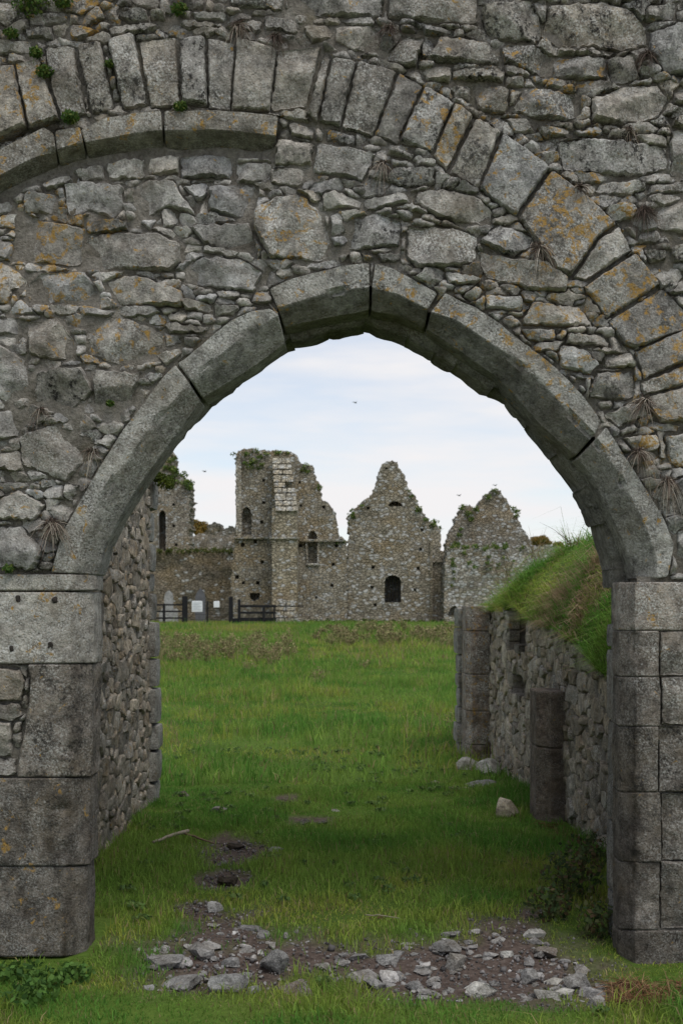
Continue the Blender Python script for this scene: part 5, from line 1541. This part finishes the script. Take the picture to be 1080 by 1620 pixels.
DK = [(0.05, 0.08, 0.03), (0.075, 0.105, 0.038), (0.11, 0.12, 0.05), (0.12, 0.085, 0.045)]
for (px, py, r, h, n, lab_) in ((905, 1420, 0.17, 0.26, 420, 'dark bramble bush tangled against the right jamb'), (930, 1375, 0.14, 0.2, 260, 'thin bramble sprays behind the bush at the right jamb'),
                               (870, 1455, 0.13, 0.15, 240, 'low bramble at the edge of the dirt by the right jamb'), (945, 1480, 0.11, 0.16, 200, 'dry weeds around the hole in the right jamb foot')):
    gx_, gy_ = g2w(px, py); weed(float(gx_), float(gy_), r, h, n, 0.016, DK, lab_, 'bramble', 'bramble', 'brambles by the right jamb', nst=26)
# bracken litter at the bottom right
L = []
for _ in range(46):
    gx_, gy_ = g2w(rg.uniform(965, 1100), rg.uniform(1545, 1585))
    L.append(stems((float(gx_), float(gy_), gz1(gx_, gy_) + 0.015), 26, 0.10, (1, 0.7, 0.25), [(0.20, 0.10, 0.05), (0.26, 0.16, 0.09), (0.12, 0.06, 0.035)], rg, 0.0018, 0.25, (0, 0, 0.3)))
V, F, C = join(L)
tag(tri_mesh('dead_bracken', V, F, M['straw'], None, C), 'rusty brown dead bracken heaped at the foot of the right jamb', 'bracken', kind='stuff')
L = []
for _ in range(26):
    D_ = rg.uniform(7.5, 8.5); L.append(stems((rwx(D_) - rg.uniform(0.02, 0.22), D_ - DW, gz1(rwx(D_), D_ - DW) + 0.01), 22, 0.08, (1, 0.8, 0.3), [(0.17, 0.085, 0.04), (0.13, 0.09, 0.04)], rg, 0.002, 0.3, (0, 0, 0.4)))
V, F, C = join(L)
tag(tri_mesh('dead_bracken', V, F, M['straw'], None, C), 'reddish dead litter along the foot of the low wall pilaster', 'bracken', kind='stuff')
# tall seeded grasses on the crest of the bank
for (px, py, D_, hgt, lab_) in ((800, 900, 11.3, 0.36, 'tall pale seed stalks at the left end of the bank crest'), (850, 868, 10.8, 0.34, 'tall thin seed stalks in the middle of the bank crest'), (905, 850, 10.0, 0.30, 'tall seed stalks on the bank close to the right arch stone')):
    c = at(px, py + 14, D_)
    V, F, C = stems(c, 26, hgt, (0.45, 0.4, 0.15), [(0.30, 0.24, 0.13), (0.22, 0.17, 0.10), (0.13, 0.09, 0.06)], rg, 0.0022, 0.25, (-0.1, 0, 1))
    V[:, 0] += 0
    tag(tri_mesh('seed_grass', V, F, M['straw'], None, C), lab_, 'grass', 'seed grasses on the bank')
# brown dock stalks standing in the field
DOCK = [(0.24, 0.185, 0.10), (0.29, 0.235, 0.13), (0.19, 0.20, 0.075), (0.22, 0.23, 0.09)]
def dock(px, D_, h, n, lab_, group):
    x = (px - 540) * D_ / FPX; y = D_ - DW; z = gz1(x, y)
    L = [stems((x, y, z), n, h, (0.35, 0.35, 0.1), DOCK, rg, 0.009 * D_ / 40, 0.12, (0, 0, 1))]
    L.append(leaves([(x + rg.normal(0, h * 0.25), y, z + h * rg.uniform(0.35, 0.8), h * 0.22) for _ in range(6)], -max(8, n * 2), 0.022 * D_ / 30, DOCK, rg, 1.4))
    V, F, C = join(L)
    tag(tri_mesh('dock_stalk', V, F, M['straw'], None, C), lab_, 'plant', group)
dock(505, 22.5, 0.34, 16, 'nearest reddish dock plant standing alone in mid field', None)
dock(392, 24.5, 0.34, 12, 'lone brown dock stalk left of mid field', None)
dock(577, 25.5, 0.22, 8, 'short dark dock stalk right of mid field', None)
dock(437, 29, 0.5, 18, 'tall dark dock clump in the left band of stalks', None)
dock(715, 14.2, 0.24, 12, 'reddish dock stalk against the end pier of the low wall', None)
g_ = 'brown dock stalks across the far field'
for _ in range(110):
    if rg.random() < 0.5: px, D_ = rg.uniform(250, 480), rg.uniform(27, 36)
    else: px, D_ = rg.uniform(490, 735), rg.uniform(34, 46)
    dock(px, D_, rg.uniform(0.25, 0.55), 16, 'brown withered dock stalks among the others across the far field', g_)

# ------------------------------------------------------------------ loose stones
def rock(name, x, y, sx, sy, sz, tint, wear, rot=0.0, sink=0.25, seed=0, flat=0.0):
    r_ = np.random.default_rng(seed)
    import bmesh
    bm = bmesh.new(); bmesh.ops.create_icosphere(bm, subdivisions=(3 if sx > 0.03 else 2), radius=1.0)
    V = np.array([v.co[:] for v in bm.verts]); F = [[v.index for v in f.verts] for f in bm.faces]; bm.free()
    # cut with random planes: an angular broken stone
    for _ in range(15):
        nrm = r_.normal(0, 1, 3); nrm /= np.linalg.norm(nrm); c = r_.uniform(0.34, 0.72)
        d = V @ nrm - c; V = V - np.where(d > 0, d, 0)[:, None] * nrm * 1.0
    V = V + V * (fbm(V * 3 + seed, 3, 3) * 0.05)[:, None]
    V = V * np.array([sx, sy, sz]) * 1.2
    c_, s_ = math.cos(rot), math.sin(rot)
    V = np.stack([V[:, 0] * c_ - V[:, 1] * s_, V[:, 0] * s_ + V[:, 1] * c_, V[:, 2]], 1)
    me = bpy.data.meshes.new(name); me.from_pydata([tuple(v) for v in V], [], F)
    o = link_mesh(name, me, M['stone'], None, tint, wear, smooth=False)
    o.location = (x, y, gz1(x, y) - V[:, 2].min() * (1 - sink) - 0.012)
    return o
rg = np.random.default_rng(41)
PALE = (0.21, 0.205, 0.205)
named = [ # px, py (base), width px, height px, label
 (437,1522,58,34,'largest grey boulder in the middle of the dirt path'), (350,1552,52,30,'pointed grey boulder in the grass left of the path middle'), (472,1556,55,20,'flat-topped brown and grey stone set in the grass'),
 (398,1556,20,16,'small upright stone beside the pointed grey boulder'), (265,1520,62,16,'long flat slab at the left end of the dirt'), (290,1545,60,18,'broad flat slab half buried in the left grass'), (238,1555,22,14,'small round stone at the far left of the dirt'),
 (618,1512,40,16,'smooth flat stone at the right of the path middle'), (597,1545,34,18,'blocky grey stone near the front right of the path'), (712,1502,44,22,'tilted pair-like broken stone in the right of the dirt'), (722,1518,28,22,'grey block leaning on the tilted broken stone'),
 (760,1560,42,20,'pale stone near the front edge of the right dirt'), (755,1548,32,12,'thin pale flake above the front edge of the right dirt'), (845,1478,24,14,'pale stone at the back of the dirt by the brambles'), (860,1502,44,14,'long brownish stone near the brambles'),
 (838,1536,28,16,'rounded bluish stone in the middle right dirt'), (880,1536,26,12,'white flat stone right of the bluish stone'), (920,1548,38,30,'rounded boulder close to the right jamb'), (940,1578,34,16,'squarish grey stone in the front grass by the bracken'), (860,1562,40,18,'wide pale stone at the front right of the dirt'),
 (890,1560,28,14,'pale lump right of the wide pale stone'), (800,1503,26,12,'small pale wedge stone in the right dirt'), (335,1440,22,14,'grey stone on the bare patch left of the path'), (378,1300,0,0,''), (345,1285,24,10,'grey stone in the grass right of the side wall end'), (290,1258,22,10,'dark grey stone in the grass by the side wall end'), (438,1345,30,12,'slanted grey stone in the grass near the bare patch'), (351,1366,18,11,'grey cobble at the edge of the bare patch'),
 (728,1250,28,11,'low beige stone in the grass by the low wall'), (748,1215,35,24,'white angular stone fallen below the end pier'), (778,1224,34,22,'grey broken stone fallen beside the white angular stone'), (768,1244,42,12,'thin tilted slab lying below the fallen stones'), (800,1289,42,23,'pale yellowish block in the grass near the pilaster'), (688,1240,16,9,'small reddish stone in the grass left of the fallen stones'),
 (530,1283,14,7,'small pale stone in the middle grass'), (510,1303,16,8,'pale pebble near the dark clod in the grass'), (480,1302,24,9,'dark flat clod in the middle grass')]
for i, (px, py, w_, h_, lab_) in enumerate(named):
    if not w_: continue
    x, y = map(float, g2w(px, py)); D_ = y + DW
    wv_, hv = w_ * D_ / FPX * 1.0, h_ * D_ / FPX * 1.05
    v = 0.20 * math.exp(rg.normal(0, 0.15)); tn = (v, v * 0.985, v * 0.98)
    if 'white' in lab_ or 'pale' in lab_: tn = (0.42, 0.41, 0.385)
    if 'yellowish' in lab_ or 'beige' in lab_: tn = (0.42, 0.37, 0.28)
    if 'dark' in lab_: tn = (0.06, 0.055, 0.05)
    if 'brown' in lab_ or 'reddish' in lab_: tn = (0.17, 0.145, 0.125)
    o = rock('stone', x, y + wv_ * 0.2, wv_ * 0.72, wv_ * 0.5, hv * 0.78, tn, (0.05, 0.35, 0.1), rg.uniform(-0.4, 0.4), 0.42, 100 + i)
    tag(o, lab_, 'stone', 'loose stones under the arch and by the walls')
g_ = 'small stones scattered over the dirt'
dq = np.array([(225,1500),(330,1450),(470,1482),(590,1492),(690,1482),(780,1455),(900,1500),(950,1540),(940,1570),(800,1568),(650,1566),(570,1540),(430,1536),(240,1556)], float)
cnt = 0
while cnt < 235:
    px, py = rg.uniform(215, 960), rg.uniform(1438, 1575)
    if not inpoly(np.array([px]), np.array([py]), dq)[0]: continue
    x, y = map(float, g2w(px, py))
    s_ = 0.0115 * math.exp(abs(rg.normal(0, 0.62)))
    v = 0.23 * math.exp(rg.normal(0, 0.25))
    sk_ = rg.uniform(0.35, 0.65)
    o = rock('stone', x, y, s_ * rg.uniform(1, 1.7), s_ * rg.uniform(0.8, 1.2), s_ * rg.uniform(0.4, 0.75), (v * 1.01, v * 0.98, v * 0.97), (0.02, 0.3, 0.1), rg.uniform(0, 3), sk_, 400 + cnt)
    tag(o, 'small grey stone among the others scattered over the dirt', 'stone', g_); cnt += 1
# gravel
L = []
Vb = np.array([(1,0,0),(-1,0,0),(0,1,0),(0,-1,0),(0,0,1),(0,0,-1)], float); Fb = np.array([(0,2,4),(2,1,4),(1,3,4),(3,0,4),(2,0,5),(1,2,5),(3,1,5),(0,3,5)])
GV, GF, GC = [], [], []
x, y = scatter(30000, 4.6, 7.9, (1.2, 0.1), 77)
kk = rg.random(len(x)) < dirtness(x, y) * 0.55
x, y = x[kk], y[kk]; z = gnd(x, y)
for i in range(len(x)):
    s_ = 0.0032 * math.exp(abs(rg.normal(0, 0.55)))
    GV.append(Vb * (rg.uniform(0.6, 1.4, 3) * s_) @ np.linalg.qr(rg.normal(0, 1, (3, 3)))[0] + np.array([x[i], y[i], z[i] - 0.008 + s_ * 0.4])); GF.append(Fb + 6 * i)
    v = 0.13 * math.exp(rg.normal(0, 0.4)); GC.append(np.tile((v * 1.04, v * 0.97, v * 0.93), (6, 1)))
tag(tri_mesh('gravel', np.concatenate(GV), np.concatenate(GF), M['straw'], None, np.concatenate(GC)), 'fine gravel in the bare earth under the arch', 'gravel', kind='stuff')

# ------------------------------------------------------------------ sticks, clods, birds
def stick(name, pts, r0, r1, tint, lab_, cat):
    pts = resample(np.array(pts, float), 14); n = 7
    pts = pts + np.stack([fb2(np.arange(14), np.full(14, k), 0.6, 90 + k, 2) for k in range(3)], 1) * 0.006
    rows = []
    for i, p in enumerate(pts):
        d = pts[min(i + 1, 13)] - pts[max(i - 1, 0)]; d /= np.linalg.norm(d)
        a = np.cross(d, (0, 0, 1)); a /= np.linalg.norm(a); b = np.cross(a, d)
        r = r0 + (r1 - r0) * i / 13
        an = np.linspace(0, 2 * math.pi, n, endpoint=False)
        rows.append(p + (np.cos(an)[:, None] * a + np.sin(an)[:, None] * b) * r)
    tag(new_mesh(name, np.concatenate(rows), grid_faces(14, n, True) + [list(range(n))[::-1], list(range(13 * n, 14 * n))], M['straw'], None, tint), lab_, cat)
def gp(px, py, h): x, y = map(float, g2w(px, py)); return (x, y, gz1(x, y) + h)
stick('branch', [gp(243,1338,0.03), gp(275,1330,0.045), gp(297,1325,0.05)], 0.009, 0.013, (0.27, 0.23, 0.18), 'bleached broken branch lying in the grass by the side wall', 'branch')
stick('branch', [gp(292,1326,0.04), gp(315,1332,0.03), gp(338,1337,0.02)], 0.008, 0.005, (0.16, 0.11, 0.075), 'brown end of branch beside the bleached one', 'branch')
stick('twig', [gp(578,1454,0.02), gp(605,1458,0.028), gp(632,1460,0.02)], 0.0035, 0.002, (0.24, 0.21, 0.15), 'thin straw-coloured twig on the grass in front of the dirt', 'twig')
for i, (px, py, w_, h_, lab_) in enumerate(((357,1396,56,24,'large black clod of wet earth in the grass'), (450,1268,46,8,'dark flat cowpat in the middle grass'), (372,1340,44,16,'dark crumbling earth mound by the broken branch'), (603,1452,30,14,'brown mossy clump at the edge of the dirt'), (700,1350,30,8,'low dry brown patch in the right grass'))):
    x, y = map(float, g2w(px, py)); D_ = y + DW
    tn = (0.045, 0.037, 0.031) if i < 3 else (0.10, 0.065, 0.035)
    tag(rock('earth_clod', x, y, w_ * D_ / FPX * 0.4, w_ * D_ / FPX * 0.28, h_ * D_ / FPX * 0.5, tn, (0, 0, 0.3), 0.2, 0.35, 900 + i), lab_, 'clod')
M['bird'] = plain('bird_feathers', (0.03, 0.03, 0.032), 0.8)
for (px, py, lab_) in ((562, 637, 'bird flying highest in the sky under the arch'), (324, 746, 'tiny bird flying left of the church wall'), (726, 784, 'tiny bird flying between the two gables'), (783, 768, 'tiny bird just above the lower gable')):
    c = np.array(at(px, py, 110)); b_ = 0.055
    ring = []
    an = np.linspace(0, 2 * math.pi, 6, endpoint=False)
    for t_, r in ((-0.18, 0.01), (-0.1, 0.045), (0.0, b_), (0.1, 0.04), (0.15, 0.035), (0.2, 0.008)):
        ring.append(np.stack([np.full(6, t_), np.cos(an) * r, np.sin(an) * r], 1))
    V = np.concatenate(ring + [np.array([(0.06, 0.02, 0.02), (-0.06, 0.02, 0.02), (-0.02, 0.16, 0.10), (-0.10, 0.30, 0.06), (0.06, -0.02, 0.02), (-0.06, -0.02, 0.02), (-0.02, -0.16, 0.10), (-0.10, -0.30, 0.06), (-0.16, 0.03, 0), (-0.30, 0.05, 0), (-0.30, -0.05, 0), (-0.16, -0.03, 0)])])
    V = V[:, [0, 1, 2]]; V = np.stack([V[:, 1] * 0.8 + V[:, 0] * 0.6, V[:, 0] * 0.8 - V[:, 1] * 0.6, V[:, 2]], 1)
    F = grid_faces(6, 6, True) + [[36, 38, 37], [37, 38, 39], [40, 41, 42], [41, 43, 42], [44, 45, 46, 47]]
    o = new_mesh('bird', V, F, M['bird']); o.location = c
    tag(o, lab_, 'bird', 'birds over the ruins')
